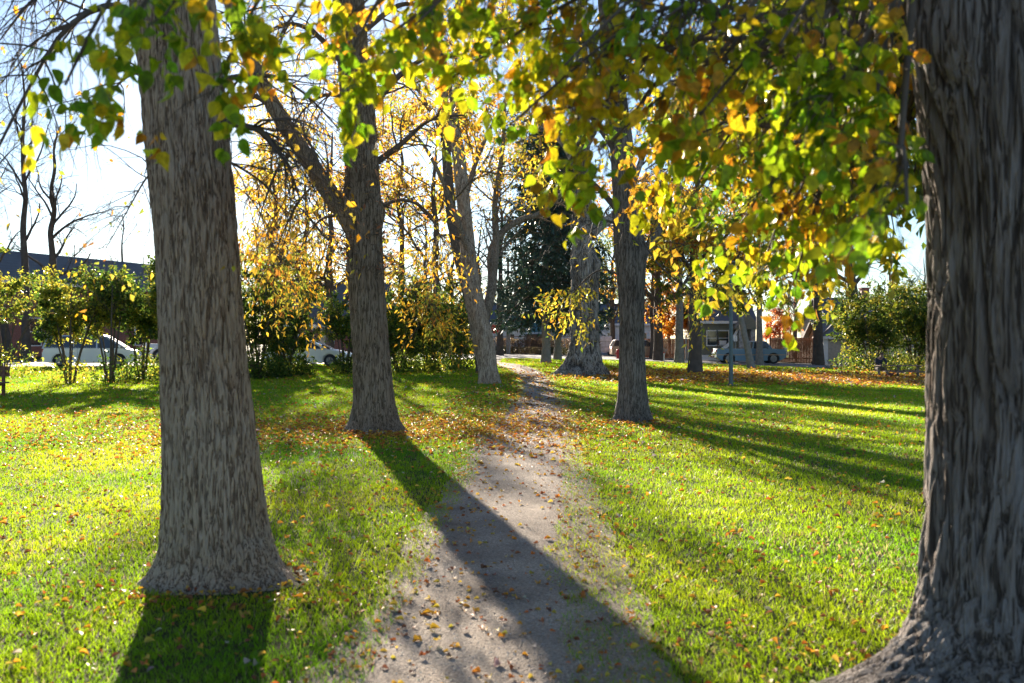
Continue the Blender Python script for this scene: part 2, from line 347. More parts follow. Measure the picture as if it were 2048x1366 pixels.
def pathmat():
    m, n, b = mat('gravel_path'); N = n.nodes; L = n.links
    tc = N.new('ShaderNodeTexCoord')
    a = N.new('ShaderNodeTexNoise'); a.inputs['Scale'].default_value = 1.3; a.inputs['Detail'].default_value = 5; L.new(tc.outputs['Object'], a.inputs['Vector'])
    c = N.new('ShaderNodeTexNoise'); c.inputs['Scale'].default_value = 60; c.inputs['Detail'].default_value = 4; L.new(tc.outputs['Object'], c.inputs['Vector'])
    v = N.new('ShaderNodeTexVoronoi'); v.inputs['Scale'].default_value = 75; L.new(tc.outputs['Object'], v.inputs['Vector'])
    r = N.new('ShaderNodeValToRGB'); e = r.color_ramp.elements; e[0].position = 0.32; e[1].position = 0.66
    e[0].color = (0.27, 0.21, 0.165, 1); e[1].color = (0.58, 0.48, 0.39, 1); L.new(a.outputs['Fac'], r.inputs['Fac'])
    r2 = N.new('ShaderNodeValToRGB'); e = r2.color_ramp.elements; e[0].position = 0.3; e[1].position = 0.75
    e[0].color = (0.5, 0.48, 0.46, 1); e[1].color = (1.35, 1.33, 1.3, 1); L.new(c.outputs['Fac'], r2.inputs['Fac'])
    mx = N.new('ShaderNodeMixRGB'); mx.blend_type = 'MULTIPLY'; mx.inputs['Fac'].default_value = 0.85
    L.new(r.outputs[0], mx.inputs['Color1']); L.new(r2.outputs[0], mx.inputs['Color2'])
    r3 = N.new('ShaderNodeValToRGB'); e = r3.color_ramp.elements; e[0].position = 0.0; e[1].position = 1.0
    e[0].color = (0.75, 0.72, 0.7, 1); e[1].color = (1.2, 1.2, 1.2, 1); L.new(v.outputs['Color'], r3.inputs['Fac'])
    m2 = N.new('ShaderNodeMixRGB'); m2.blend_type = 'MULTIPLY'; m2.inputs['Fac'].default_value = 0.8
    L.new(mx.outputs[0], m2.inputs['Color1']); L.new(r3.outputs[0], m2.inputs['Color2']); L.new(m2.outputs[0], b.inputs['Base Color'])
    ad = N.new('ShaderNodeMath'); ad.operation = 'SUBTRACT'; L.new(c.outputs['Fac'], ad.inputs[0]); L.new(v.outputs['Distance'], ad.inputs[1])
    bp = N.new('ShaderNodeBump'); bp.inputs['Strength'].default_value = 1.0; bp.inputs['Distance'].default_value = 0.02
    L.new(ad.outputs[0], bp.inputs['Height']); L.new(bp.outputs[0], b.inputs['Normal'])
    b.inputs['Roughness'].default_value = 0.85; b.inputs['Specular IOR Level'].default_value = 0.25
    return m
M_LAWN = groundmat(); M_PATH = pathmat()
gx = np.concatenate([[-900, -500, -300, -200, -140, -100, -80], np.arange(-66, 67, 1.5), [80, 100, 140, 200, 300, 500, 900]])
gy = np.concatenate([[-60, -30, -15], np.arange(-8, 126, 1.5), [135, 150, 180, 240, 340, 500, 800, 1400]])
GXX, GYY = np.meshgrid(gx, gy, indexing='ij'); gz = zt(GXX, GYY)
n1 = len(gy); i = np.arange(len(gx)-1)[:, None]*n1; j = np.arange(n1-1)[None]
ground = npmesh('ground', np.stack([GXX, GYY, gz], -1).reshape(-1, 3), [np.stack([i+j, i+n1+j, i+n1+j+1, i+j+1], -1).reshape(-1, 4)], M_LAWN, smooth=True)
tag(ground, kind='structure')
def strip(name, A, B, m, lift, nu=8, ds=0.25, rag=0.0, kind='structure'):
    """ground-following ribbon between two plan polylines A, B"""
    A = np.array(A, float)[:, :2]; B = np.array(B, float)[:, :2]
    ln = np.linalg.norm(np.diff(A, axis=0), axis=1).sum(); K = max(8, int(ln/ds))
    a = resample(A, K); b = resample(B, K); u = np.linspace(0, 1, nu+1)
    P = a[:, None]*(1-u[None, :, None])+b[:, None]*u[None, :, None]
    if rag:
        q = np.stack([P[..., 0]*1.7, P[..., 1]*1.7, P[..., 0]*0], -1); w = rag*(noise3(q, 3)+0.45*noise3(q*2.6, 4)+0.18*noise3(q*6, 6))
        e0 = w[:, :1]; e1 = w[:, -1:]; wm = e0*(1-u)[None]+e1*u[None]; dirn = nrm(b-a)[:, None]; P = P+dirn*wm[..., None]*((2*np.abs(u-0.5))**2)[None, :, None]*1.5
    z = zt(P[..., 0], P[..., 1])+lift
    V = np.concatenate([P, z[..., None]], -1).reshape(-1, 3)
    i = np.arange(K-1)[:, None]*(nu+1); j = np.arange(nu)[None]
    o = npmesh(name, V, [np.stack([i+j, i+j+1, i+nu+1+j+1, i+nu+1+j], -1).reshape(-1, 4)], m, smooth=True)
    return tag(o, kind=kind)
PL = [(690, 1366), (790, 1240), (840, 1160), (878, 1070), (908, 1010), (945, 950), (965, 900), (985, 860), (1012, 830), (1036, 800), (1048, 780), (1043, 762), (1032, 747), (1012, 736), (985, 729), (960, 725)]
PR = [(1262, 1366), (1245, 1280), (1222, 1200), (1192, 1100), (1167, 1000), (1147, 940), (1140, 900), (1137, 870), (1131, 830), (1116, 800), (1104, 780), (1098, 762), (1084, 747), (1062, 736), (1032, 729), (1000, 725)]
PLw = [(-0.1-0.35, -6, 0), (-0.75, -1.5, 0), (-0.9, 2.5, 0)]+[tuple(G(*p)) for p in PL]
PRw = [(1.15, -6, 0), (1.0, -1.5, 0), (0.75, 2.5, 0)]+[tuple(G(*p)) for p in PR]
PLx = [(a-0.20, b, 0) for a, b, c in PLw]; PRx = [(a+0.20, b, 0) for a, b, c in PRw]
strip('path', PLx, PRx, M_PATH, 0.012, nu=24, ds=0.1, rag=0.12)
PLc = resample(np.array(PLw)[:, :2], 600); PRc = resample(np.array(PRw)[:, :2], 600)
def pathu(x, y):        # signed position across the path: 0..1 inside
    a = np.interp(y, PLc[:, 1], PLc[:, 0]); b = np.interp(y, PRc[:, 1], PRc[:, 0]); return (x-a)/(b-a), (b-a)
M_ASPH = plain('asphalt', (0.16, 0.155, 0.16), 0.8, nz=0.12, scale=3)
M_CONC = plain('kerb_concrete', (0.42, 0.39, 0.35), 0.8, nz=0.12, scale=8)
NEAR = [(-120, 42), (-60, 50), (-30, 56), (-14, 60.5), (-6, 68), (0, 76), (8, 80), (14, 77), (22, 74), (40, 72), (90, 70)]
FARE = [(-120, 54), (-60, 62), (-30, 68), (-18, 73), (-10, 82), (-4, 90), (8, 93), (15, 88), (24, 83.5), (40, 82), (90, 80)]
strip('road', NEAR, FARE, M_ASPH, 0.03, nu=10, ds=1.0)
def offset(L, d):
    L = resample(np.array(L, float), 120); T = nrm(np.gradient(L, axis=0)); return L+np.stack([-T[:, 1], T[:, 0]], 1)*d
strip('kerb', offset(NEAR, -0.18), NEAR, M_CONC, 0.11, nu=1, ds=1.0)
strip('kerb', FARE, offset(FARE, 0.18), M_CONC, 0.11, nu=1, ds=1.0)
strip('pavement', offset(FARE, 2.2), offset(FARE, 3.8), M_CONC, 0.03, nu=2, ds=1.0)
# branch street going away beyond the junction
strip('side_road', [(3, 91.5), (5, 110), (6, 190)], [(12, 91), (14.5, 110), (16, 190)], M_ASPH, 0.034, nu=6, ds=1.2)

# grass blades (nobody could count them)
def make_grass():
    rg = np.random.default_rng(3); n = 1150000
    u = rg.random(n); e = 0.55
    y = (3.6**e+u*(85**e-3.6**e))**(1/e)
    x = (rg.random(n)*2-1)*(0.60*y+1.6)
    keep = np.ones(n, bool)
    pu, pw = pathu(x, y); d = np.minimum(pu, 1-pu)*pw         # distance inside the path
    nzp = noise3(np.stack([x*1.8, y*1.8, 0*x], -1), 21)*0.55+noise3(np.stack([x*6, y*6, 0*x], -1), 22)*0.3
    keep &= ~((d > 0.02+0.32*(x > 0.2)*np.exp(-np.maximum(y-8, 0)/5)+nzp*0.34) & (y < 75))
    keep &= ~((d > -0.12+nzp*.5) & (rg.random(n) < 0.35) & (y < 75))
    ny = np.interp(x, np.array(offset(NEAR, -0.3))[:, 0], np.array(offset(NEAR, -0.3))[:, 1])
    keep &= y < ny
    for (bx, by, br) in BARE:
        rr = np.hypot(x-bx, (y-by))+0.12*nzp; keep &= ~(rr < br*1.25) | (rg.random(n) < 0.06)
        keep &= ~(rr < br)
    x = x[keep]; y = y[keep]; n = len(x); z = zt(x, y)
    tuft = noise3(np.stack([x*2.3, y*2.3, 0*x], -1), 31)+0.6*noise3(np.stack([x*7, y*7, 0*x], -1), 32)
    hgt = (0.026+0.020*np.clip(0.5+tuft, 0, 1.3))*rg.uniform(0.55, 1.35, n)*(1+y/60)
    wd = 0.0036*(1+y/9.0)*rg.uniform(0.7, 1.3, n)
    az = rg.uniform(0, 2*math.pi, n); le = rg.uniform(0.2, 1.1, n)
    dx, dy = np.cos(az), np.sin(az); la = rg.uniform(0, 2*math.pi, n)
    base = np.stack([x, y, z-0.004], -1)
    mid = base+np.stack([np.cos(la)*le*hgt*0.35, np.sin(la)*le*hgt*0.35, hgt*0.6], -1)
    tip = base+np.stack([np.cos(la)*le*hgt, np.sin(la)*le*hgt, hgt*1.0], -1)
    s = np.stack([dx, dy, 0*dx], -1)*wd[:, None]/2
    V = np.stack([base-s, base+s, mid+s*0.8, mid-s*0.8, tip], 1).reshape(-1, 3)
    o = (np.arange(n)*5)[:, None]
    pt = np.clip(0.5+noise3(np.stack([x*0.45, y*0.45, 0*x], -1), 41)*1.1+0.35*tuft, 0, 1)
    c1 = np.array([0.115, 0.28, 0.006]); c2 = np.array([0.38, 0.45, 0.010]); c = c1*(1-pt[:, None])+c2*pt[:, None]
    dry = rg.random(n) < (0.04+0.22*np.clip(noise3(np.stack([x*.9, y*.9, 0*x], -1), 51)*2.2, 0, 1)+0.30*np.exp(-np.abs(np.maximum(-d[keep], 0))/0.12))
    c = np.where(dry[:, None], np.array([0.40, 0.32, 0.14])*rg.uniform(0.6, 1.1, (n, 1)), c*rg.uniform(0.7, 1.3, (n, 1)))
    g = npmesh('grass', V, [np.concatenate([o, o+1, o+2, o+3], 1), np.concatenate([o+3, o+2, o+4], 1)], leafmat('grass_blade', 0.55, 0.48, 1.35, 0.3), tint=np.repeat(c, 5, 0))
    tag(g, 'short sunlit green lawn grass growing on both sides of the dirt path', 'grass', kind='stuff')
BARE = []
# ================================================================== NEAR TREES
BK1 = bark('bark_grey', (0.60, 0.49, 0.39), (0.17, 0.118, 0.082), (0.50, 0.36, 0.25), 24, 1.7, 0.9)
BK2 = bark('bark_brown', (0.36, 0.29, 0.22), (0.10, 0.075, 0.05), (0.25, 0.18, 0.12), 20, 1.7, 0.9)
BK4 = bark('bark_fine', (0.34, 0.295, 0.25), (0.085, 0.07, 0.055), (0.13, 0.105, 0.085), 26, 2.2, 0.8)
BK5 = bark('bark_pale', (0.56, 0.50, 0.44), (0.08, 0.065, 0.055), (0.25, 0.20, 0.15), 8, 0.7, 1.0, dist=0.06)
BK6 = bark('bark_dark_furrowed', (0.36, 0.335, 0.33), (0.07, 0.056, 0.048), (0.18, 0.13, 0.09), 17, 1.0, 1.0, dist=0.03)
BTW = plain('twig_bark', (0.10, 0.075, 0.055), 0.85, nz=0.3, scale=8)
LF = leafmat('autumn_leaf', 0.55, 0.42, 1.3)
LFN = leafmat('near_leaf', 0.55, 0.40, 1.25, 0.35, .38, 42)
YEL = [(0.62, 0.40, 0.035), (0.66, 0.33, 0.02), (0.50, 0.40, 0.05), (0.45, 0.18, 0.03), (0.30, 0.34, 0.04)]
YELW = [5, 2.2, 2.5, 0.9, 0.8]
NEARC = [(0.17, 0.30, 0.012), (0.31, 0.42, 0.012), (0.50, 0.49, 0.014), (0.66, 0.46, 0.016), (0.56, 0.27, 0.018)]
def twigs_of(levels, name, parent, m=BTW, sides=4):
    V, Fl = merge([tubes(P, Rr, sides if k == 0 else 3) for k, (P, Rr) in enumerate(levels)])
    return npmesh(name, V, Fl, m, parent, True, smooth=True)

# --- tree 1: big ash near left of the path
g1 = G(440, 1180); Y1 = g1[1]+0.36
t1 = thing('ash_tree', 'thick grey-barked ash trunk nearest on the left of the path, leaning left', 'tree', (g1[0], Y1, 0))
BARE.append((g1[0], Y1-0.1, 0.42))
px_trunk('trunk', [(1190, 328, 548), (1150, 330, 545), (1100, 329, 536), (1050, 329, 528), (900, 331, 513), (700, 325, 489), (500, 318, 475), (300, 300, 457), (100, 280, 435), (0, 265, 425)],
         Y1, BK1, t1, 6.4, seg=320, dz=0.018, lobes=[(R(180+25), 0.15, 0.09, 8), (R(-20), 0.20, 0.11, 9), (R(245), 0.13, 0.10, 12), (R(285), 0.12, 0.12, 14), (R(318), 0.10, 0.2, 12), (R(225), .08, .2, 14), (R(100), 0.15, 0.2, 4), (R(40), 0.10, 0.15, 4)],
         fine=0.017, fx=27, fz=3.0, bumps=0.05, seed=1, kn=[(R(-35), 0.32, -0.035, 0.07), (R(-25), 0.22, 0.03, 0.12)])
L1, R1 = limbs([([(440, 245, 0), (480, 250, -.2), (530, 268, -.3), (575, 330, -.4), (600, 400, -.45)], .030, .006),
                ([(440, 160, 0), (520, 150, .3), (600, 180, .5), (680, 260, .6)], .022, .005),
                ([(300, 60, 0), (230, 10, -.3), (130, 60, -.6), (40, 210, -.9), (-20, 330, -1)], .028, .005),
                ([(290, 20, 0), (220, -60, -.2), (90, -20, -.5), (0, 80, -.8)], .028, .005),
                ([(290, -20, 0), (180, -100, .2), (60, -80, .4), (-60, 20, .6)], .03, .006),
                ([(300, 150, .1), (260, 150, .6), (200, 210, 1.0), (150, 300, 1.3)], .018, .004),
                ([(320, 330, .1), (290, 360, .5), (250, 430, .8), (210, 500, 1.0)], .012, .003),
                ([(445, 320, 0), (480, 335, .2), (540, 380, .3), (560, 440, .4)], .014, .003)], Y1)
s1 = spawn(L1, R1, 20, .15, 1, .9, 1.0, 7, .16, (0, 0, -.28), .55, .012, .0025)
s2 = spawn(*s1, 4, .15, 1, .7, .40, 5, .2, (0, 0, -.25), .6, .004, .0016)
twigs_of([(L1, R1), s1, s2], 'branches', t1)
crown('leaf_crown', place(s2[0], 1, .3, 1, .055, .6, .02, clump=1.0), LEAF_KITE, YEL, YELW, LF, t1)

# --- tree 2
g2 = G(750, 868); Y2 = g2[1]+0.4
t2 = thing('ash_tree', 'brown ash tree with dead suckers and a long limb rising to the left', 'tree', (g2[0], Y2, g2[2]))
BARE.append((g2[0], Y2-.1, 0.48))
px_trunk('trunk', [(868, 700, 800), (850, 702, 797), (800, 708, 789), (700, 706, 778), (600, 698, 772), (500, 693, 766), (400, 692, 760), (300, 688, 755), (200, 683, 748), (100, 675, 736), (0, 664, 727)],
         Y2, BK2, t2, 10.5, seg=120, dz=0.035, lobes=[(R(190), 0.16, 0.16, 5), (R(-12), 0.20, 0.16, 6), (R(260), 0.10, 0.14, 5), (R(310), 0.10, 0.14, 5), (R(90), .2, .3, 3)],
         fine=0.016, fx=16, fz=1.8, bumps=0.06, seed=2, kn=[(R(230), 1.15, .05, .15), (R(180), 4.2, .09, .25), (R(0), 4.0, .07, .2), (R(200), 2.9, .05, .12)])
L2, R2 = limbs([([(715, 470, 0), (688, 425, 0), (655, 380, -.1), (610, 310, -.2), (560, 235, -.3), (515, 150, -.4), (480, 70, -.5), (450, -30, -.6), (420, -120, -.7)], .19, .09),
                ([(545, 215, -.3), (500, 190, -.5), (440, 215, -.8)], .06, .02),
                ([(745, 330, 0), (800, 290, .4), (860, 240, .8), (930, 230, 1.2)], .07, .015),
                ([(750, 420, 0), (800, 400, .5), (850, 420, .9), (890, 490, 1.1)], .045, .01),
                ([(740, 220, 0), (800, 150, .3), (870, 110, .5), (950, 120, .6)], .07, .015),
                ([(680, 120, 0), (620, 60, .4), (560, 50, .8), (500, 100, 1.2)], .06, .012),
                ([(700, 200, 0), (650, 190, .8), (600, 230, 1.4), (550, 330, 1.8)], .05, .01),
                ([(730, 60, 0), (800, 10, .6), (860, 20, 1.0), (920, 70, 1.2)], .06, .012),
                ([(600, 295, -.2), (560, 330, -.2), (530, 400, -.1), (510, 470, 0)], .04, .008),
                ([(640, 360, -.1), (600, 400, .2), (560, 480, .4), (540, 560, .5)], .035, .007),
                ([(560, 235, -.3), (600, 260, -.9), (640, 330, -1.3), (650, 420, -1.5)], .04, .008),
                ([(690, 430, 0), (640, 440, .5), (600, 500, .8), (580, 580, 1.0)], .035, .007)], Y2, 16)
tb = tubes(L2[:1], R2[:1], 14); V, Fl = merge([tb]); npmesh('limb', V, Fl, BK2, t2, True, smooth=True)
s1 = spawn(L2, R2, 18, .12, 1, .95, 1.7, 8, .17, (0, 0, -.22), .45, .022, .006)
s2 = spawn(*s1, 6, .15, 1, .75, .75, 6, .2, (0, 0, -.2), .6, .008, .0035)
dead = spawn(np.array([resample([W(722, 560, Y2), W(725, 420, Y2), W(718, 250, Y2), W(700, 60, Y2)], 12)]), np.full((1, 12), .2), 420, 0, 1, 1.35, .62, 5, .28, (0, 0, .05), .04, .009, .004)
dead[0][:] += nrm((dead[0][:, 1:2]-dead[0][:, :1])*np.array([1, 1, 0]))*0.26
twigs_of([(L2[1:], R2[1:]), s1, s2, dead], 'branches', t2)
crown('leaf_crown', place(s2[0], 5, .1, 1, .12, .55, .06, clump=.45), LEAF_NARROW, YEL, YELW, LF, t2)
C = place(dead[0], 1, .5, 1, .12, .8, .03)
crown('dead_leaves', C, LEAF_NARROW, [(0.30, 0.15, 0.07), (0.45, 0.25, 0.12), (.2, .1, .05)], [3, 2, 2], LF, t2)

# --- tree 3: leaning pale trunk
g3 = G(980, 769); Y3 = g3[1]+0.4
t3 = thing('ash_tree', 'pale trunk leaning left beside the path, brown scar above its grey base', 'tree', tuple(g3+np.array([0, .4, 0])))
px_trunk('trunk', [(768, 961, 999), (740, 957, 995), (700, 949, 990), (650, 939, 981), (600, 929, 968), (560, 922, 958), (500, 921, 951), (440, 917, 944), (380, 911, 938), (300, 903, 929), (200, 885, 909), (100, 870, 889)],
         Y3, BK1, t3, 17, seg=64, dz=0.07, lobes=[(R(200), .12, .3, 4), (R(-20), .12, .3, 4)], fine=0.02, fx=8, fz=1.2, seed=3)
L3, R3 = limbs([([(968, 640, 0), (985, 570, .5), (982, 510, .8), (1000, 468, 1.2), (1040, 440, 1.6), (1086, 425, 2), (1130, 380, 2.4)], .20, .08),
                ([(985, 560, .5), (992, 480, 1), (990, 400, 1.5), (1005, 300, 2), (1010, 200, 2)], .17, .05),
                ([(940, 520, 0), (915, 440, -.6), (880, 350, -1), (840, 280, -1.4), (800, 250, -1.8)], .12, .03),
                ([(925, 420, 0), (950, 330, .8), (990, 240, 1.4), (1040, 180, 2)], .12, .03),
                ([(905, 300, 0), (860, 220, .8), (820, 160, 1.2), (780, 150, 1.6)], .10, .03),
                ([(890, 220, 0), (930, 150, -.5), (980, 90, -1), (1040, 70, -1.5)], .10, .03),
                ([(940, 560, 0), (905, 540, -.8), (870, 560, -1.4), (850, 600, -1.8)], .05, .015),
                ([(930, 480, 0), (890, 470, -.8), (850, 490, -1.5), (820, 540, -2)], .06, .015)], Y3, 14)
s1 = spawn(L3, R3, 13, .2, 1, .8, 3.0, 8, .16, (0, 0, -.15), .5, .045, .012)
s2 = spawn(*s1, 6, .15, 1, .75, 1.3, 6, .2, (0, 0, -.15), .6, .016, .006)
twigs_of([(L3, R3), s1, s2], 'branches', t3, BK2, 8)
crown('leaf_crown', place(s2[0], 12, .1, 1, .18, .5, .12, clump=.28), LEAF_NARROW, YEL, YELW, LF, t3)
g3b = G(957, 748)
t3b = thing('ash_tree', 'slim dark trunk directly behind the pale leaning trunk', 'tree', tuple(g3b+np.array([0, .3, 0])))
px_trunk('trunk', [(748, 952, 964), (700, 949, 962), (640, 938, 954), (560, 918, 938), (500, 903, 925), (440, 893, 915), (380, 888, 908), (250, 880, 898)],
         g3b[1]+.3, BTW, t3b, 16, seg=32, dz=0.12, fine=.02, seed=4)

# --- tree 4
g4 = G(1265, 846); Y4 = g4[1]+.35
t4 = thing('ash_tree', 'straight fine-barked trunk on the lawn right of the path with a dark band halfway up', 'tree', (g4[0], Y4, g4[2]))
BARE.append((g4[0], Y4-.1, 0.42))
px_trunk('trunk', [(845, 1228, 1302), (820, 1231, 1298), (780, 1236, 1293), (700, 1239, 1289), (640, 1239, 1288), (600, 1237, 1288), (560, 1234, 1290), (510, 1229, 1292), (470, 1227, 1285), (400, 1226, 1276), (300, 1222, 1268), (200, 1212, 1254), (100, 1204, 1242), (0, 1196, 1232)],
         Y4, BK4, t4, 10.5, seg=110, dz=0.035, lobes=[(R(195), .10, .10, 5), (R(-12), .10, .12, 6), (R(255), .07, .1, 5), (R(300), .07, .1, 5)],
         fine=0.012, fx=15, fz=1.4, bumps=.04, seed=5, kn=[(R(0), 3.55, .05, .2), (R(270), 1.7, .02, .12)])
L4, R4 = limbs([([(1275, 530, 0), (1300, 490, .2), (1330, 440, .4), (1360, 380, .8), (1400, 330, 1.2)], .10, .03),
                ([(1235, 420, 0), (1190, 370, .4), (1140, 330, .8), (1080, 330, 1)], .07, .015),
                ([(1230, 300, 0), (1170, 220, .6), (1100, 180, 1), (1030, 200, 1.4)], .07, .015),
                ([(1260, 250, 0), (1310, 170, .8), (1380, 130, 1.2), (1450, 140, 1.6)], .07, .015),
                ([(1220, 200, 0), (1190, 110, -.4), (1140, 60, -.8), (1070, 60, -1.2)], .06, .015),
                ([(1240, 550, 0), (1200, 540, .5), (1160, 570, .9), (1125, 620, 1.2)], .025, .006),
                ([(1280, 470, 0), (1310, 520, -.6), (1350, 560, -.9), (1390, 600, -1.2)], .022, .006),
                ([(1300, 495, .1), (1340, 500, .7), (1380, 530, 1.2), (1420, 560, 1.6)], .022, .006),
                ([(1235, 450, 0), (1200, 440, -.5), (1160, 460, -.8), (1130, 510, -1)], .022, .006)], Y4, 14)
tb = tubes(L4[:1], R4[:1], 12); V, Fl = merge([tb]); npmesh('limb', V, Fl, BK4, t4, True, smooth=True)
s1 = spawn(L4, R4, 10, .15, 1, .8, 1.5, 8, .16, (0, 0, -.12), .5, .02, .006)
s2 = spawn(*s1, 5, .15, 1, .75, .7, 6, .2, (0, 0, -.12), .6, .008, .0035)
twigs_of([(L4[1:], R4[1:]), s1, s2], 'branches', t4, BTW, 6)
crown('leaf_crown', place(s2[0], 9, .1, 1, .13, .5, .06, clump=.45), LEAF_NARROW, [(0.52, 0.42, 0.04), (0.34, 0.36, 0.04), (0.62, 0.38, 0.03), (.2, .26, .03)], [4, 2, 3, 1], LF, t4)

# --- tree 5: huge fluted trunk
g5 = G(1165, 753); Y5 = g5[1]+.7
t5 = thing('cottonwood_tree', 'very broad pale fluted trunk with spreading root flare, right of the path\'s far end', 'tree', (g5[0], Y5, g5[2]))
px_trunk('trunk', [(753, 1128, 1204), (740, 1130, 1202), (720, 1136, 1199), (680, 1140, 1197), (600, 1142, 1195), (540, 1142, 1195), (500, 1143, 1184), (440, 1145, 1182), (350, 1148, 1180), (200, 1150, 1178)],
         Y5, BK5, t5, 21, seg=150, dz=0.07, lobes=[(R(183), .75, .45, 6), (R(-3), .45, .5, 6), (R(225), .35, .4, 6), (R(265), .45, .35, 8), (R(305), .35, .4, 7), (R(90), .5, .5, 4)],
         fine=0.10, fx=2.6, fz=.28, bumps=.09, seed=6, kn=[(R(0), 5.3, .22, .5)])
L5, R5 = limbs([([(1180, 470, 0), (1200, 450, .3), (1230, 430, .8), (1260, 380, 1.2), (1290, 300, 1.6)], .32, .12),
                ([(1165, 250, 0), (1110, 150, 1), (1060, 90, 2), (1000, 60, 3)], .25, .08),
                ([(1165, 300, 0), (1220, 200, -1), (1290, 120, -2), (1350, 60, -3)], .25, .08),
                ([(1160, 350, 0), (1120, 280, 1), (1060, 250, 2), (1010, 260, 3)], .18, .05)], Y5, 14)
s1 = spawn(L5, R5, 12, .2, 1, .8, 4, 8, .15, (0, 0, -.05), .5, .06, .02)
s2 = spawn(*s1, 6, .15, 1, .75, 1.8, 6, .2, (0, 0, -.1), .6, .02, .008)
twigs_of([(L5, R5), s1, s2], 'branches', t5, BK5, 8)
crown('leaf_crown', place(s2[0], 9, .1, 1, .2, .5, .12, clump=.2), LEAF_KITE, YEL, YELW, LF, t5)

# --- tree 6: dark furrowed elm at the right edge, its leafy limbs hang over the view
Y6 = 4.75
t6 = thing('elm_tree', 'dark furrowed elm trunk filling the right edge, leaves hanging over the view', 'tree', (2.48, Y6, 0))
BARE.append((2.4, Y6, 0.55))
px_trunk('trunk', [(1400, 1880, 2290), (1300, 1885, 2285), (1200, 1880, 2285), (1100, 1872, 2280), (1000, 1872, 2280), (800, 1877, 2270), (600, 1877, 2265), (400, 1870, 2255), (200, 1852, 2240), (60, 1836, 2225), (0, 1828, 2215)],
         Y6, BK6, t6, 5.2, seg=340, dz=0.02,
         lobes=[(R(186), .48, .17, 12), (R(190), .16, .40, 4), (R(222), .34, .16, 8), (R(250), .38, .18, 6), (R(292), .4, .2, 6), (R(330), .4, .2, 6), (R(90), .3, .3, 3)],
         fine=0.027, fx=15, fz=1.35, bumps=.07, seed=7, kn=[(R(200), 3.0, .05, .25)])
LS6 = []
def arch(x0, y0, x1, y1, Ye, sag=0.0, r=.022, Ys=None):   # limb that leaves the trunk top and comes down to a photo point
    a = np.array([2.05, Y6-.05, 4.5]); e = W(x1, y1, Ye); c = W(x0, y0, (Ye*0.6+Y6*0.4) if Ys is None else Ys)
    LS6.append((resample([a, a*.5+c*.5+np.array([0, 0, .25+sag]), c, c*.5+e*.5+np.array([0, 0, .10]), e], 16), np.linspace(r, .005, 16)))
for q in [(1500, -60, 1020, 250, 4.2), (1400, -80, 870, 180, 4.4), (1200, -120, 720, 110, 4.6), (1560, 40, 1130, 220, 4.6), (1600, 60, 1200, 300, 4.4),
          (1650, 40, 1400, 230, 4.0), (1700, 100, 1330, 170, 5.0), (1500, 20, 1290, 70, 4.0), (1720, 120, 1560, 270, 4.0), (1760, 160, 1650, 210, 3.8),
          (1700, -20, 1560, 90, 3.6), (1450, -80, 1130, 130, 4.0), (1500, 0, 1230, 280, 4.8), (1380, -60, 1150, 210, 4.6), (1300, -120, 960, 130, 4.5), (1620, 0, 1420, 150, 4.2), (1350, 60, 1140, 320, 5.2), (1790, 40, 1700, 150, 4.0), (1650, 230, 1490, 440, 5.4), (1700, 260, 1590, 560, 5.2), (1640, 300, 1530, 520, 5.4), (1800, 300, 1815, 410, 3.4),
          (1120, -120, 830, 50, 4.2), (1290, -60, 1060, 50, 4.4), (1400, 80, 1060, 130, 5.0), (1850, -60, 1940, 0, 3.4), (1560, 200, 1400, 360, 5.8), (1600, 220, 1290, 340, 6.0), (1450, 100, 1200, 180, 5.2), (1750, 60, 1480, 190, 5.0), (1000, -150, 660, 70, 5.0), (980, -60, 740, 20, 4.6)]:
    arch(*q)
nm = len(LS6)
for q in [(300, -60, 130, 170, 3.9), (420, -60, 250, 60, 4.0), (640, -140, 420, 190, 4.2), (760, -120, 560, 70, 4.8), (860, -100, 690, 130, 4.4), (700, -200, 440, -20, 4.0), (520, -120, 330, 30, 3.7)]:
    arch(*q)
L6 = np.array([a for a, b in LS6]); R6 = np.array([b for a, b in LS6])
s1 = spawn(L6[:nm], R6[:nm], 16, .45, 1, .75, .50, 7, .15, (0, 0, -.18), .5, .008, .003)
sL = spawn(L6[nm:], R6[nm:], 7, .74, 1, .7, .50, 7, .15, (0, 0, -.2), .5, .006, .003)
s1 = tuple(np.concatenate(q) for q in zip(s1, sL))
s2 = spawn(*s1, 4, .2, 1, .7, .24, 5, .16, (0, 0, -.3), .6, .003, .0013)
kk = (s2[0][:, 2, 0]/s2[0][:, 2, 1] < .395) | (rng.random(len(s2[0])) < .06); s2 = (s2[0][kk], s2[1][kk])
kk = (s1[0][:, 5, 0]/s1[0][:, 5, 1] < .40) | (rng.random(len(s1[0])) < .06); s1 = (s1[0][kk], s1[1][kk])
# farther limbs of the same elm, reaching away over the lawn
LB = []
for (x0, y0, x1, y1, Ye) in [(1700, 20, 1380, 250, 9), (1760, 60, 1450, 150, 8), (1780, 120, 1540, 360, 9.5), (1800, 180, 1640, 400, 8.5), (1820, 220, 1730, 380, 8), (1790, 60, 1620, 250, 10),
                             (1840, 20, 1700, 120, 9), (1700, 160, 1330, 320, 11), (1650, 120, 1300, 380, 12), (1740, 240, 1470, 460, 10.5), (1850, 200, 1790, 300, 7.5), (1600, 40, 1250, 260, 11), (1780, 280, 1590, 490, 9),
                             (1810, 10, 1790, 110, 7), (1650, -20, 1500, 60, 8.5), (1720, 240, 1370, 350, 9.5)]:
    a = np.array([2.3, Y6+.1, 4.4]); e = W(x1, y1, Ye); c = W(x0, y0, (Ye+Y6)/2)
    LB.append((resample([a, a*.5+c*.5+np.array([0, 0, .5]), c, c*.5+e*.5+np.array([0, 0, .2]), e], 16), np.linspace(.04, .008, 16)))
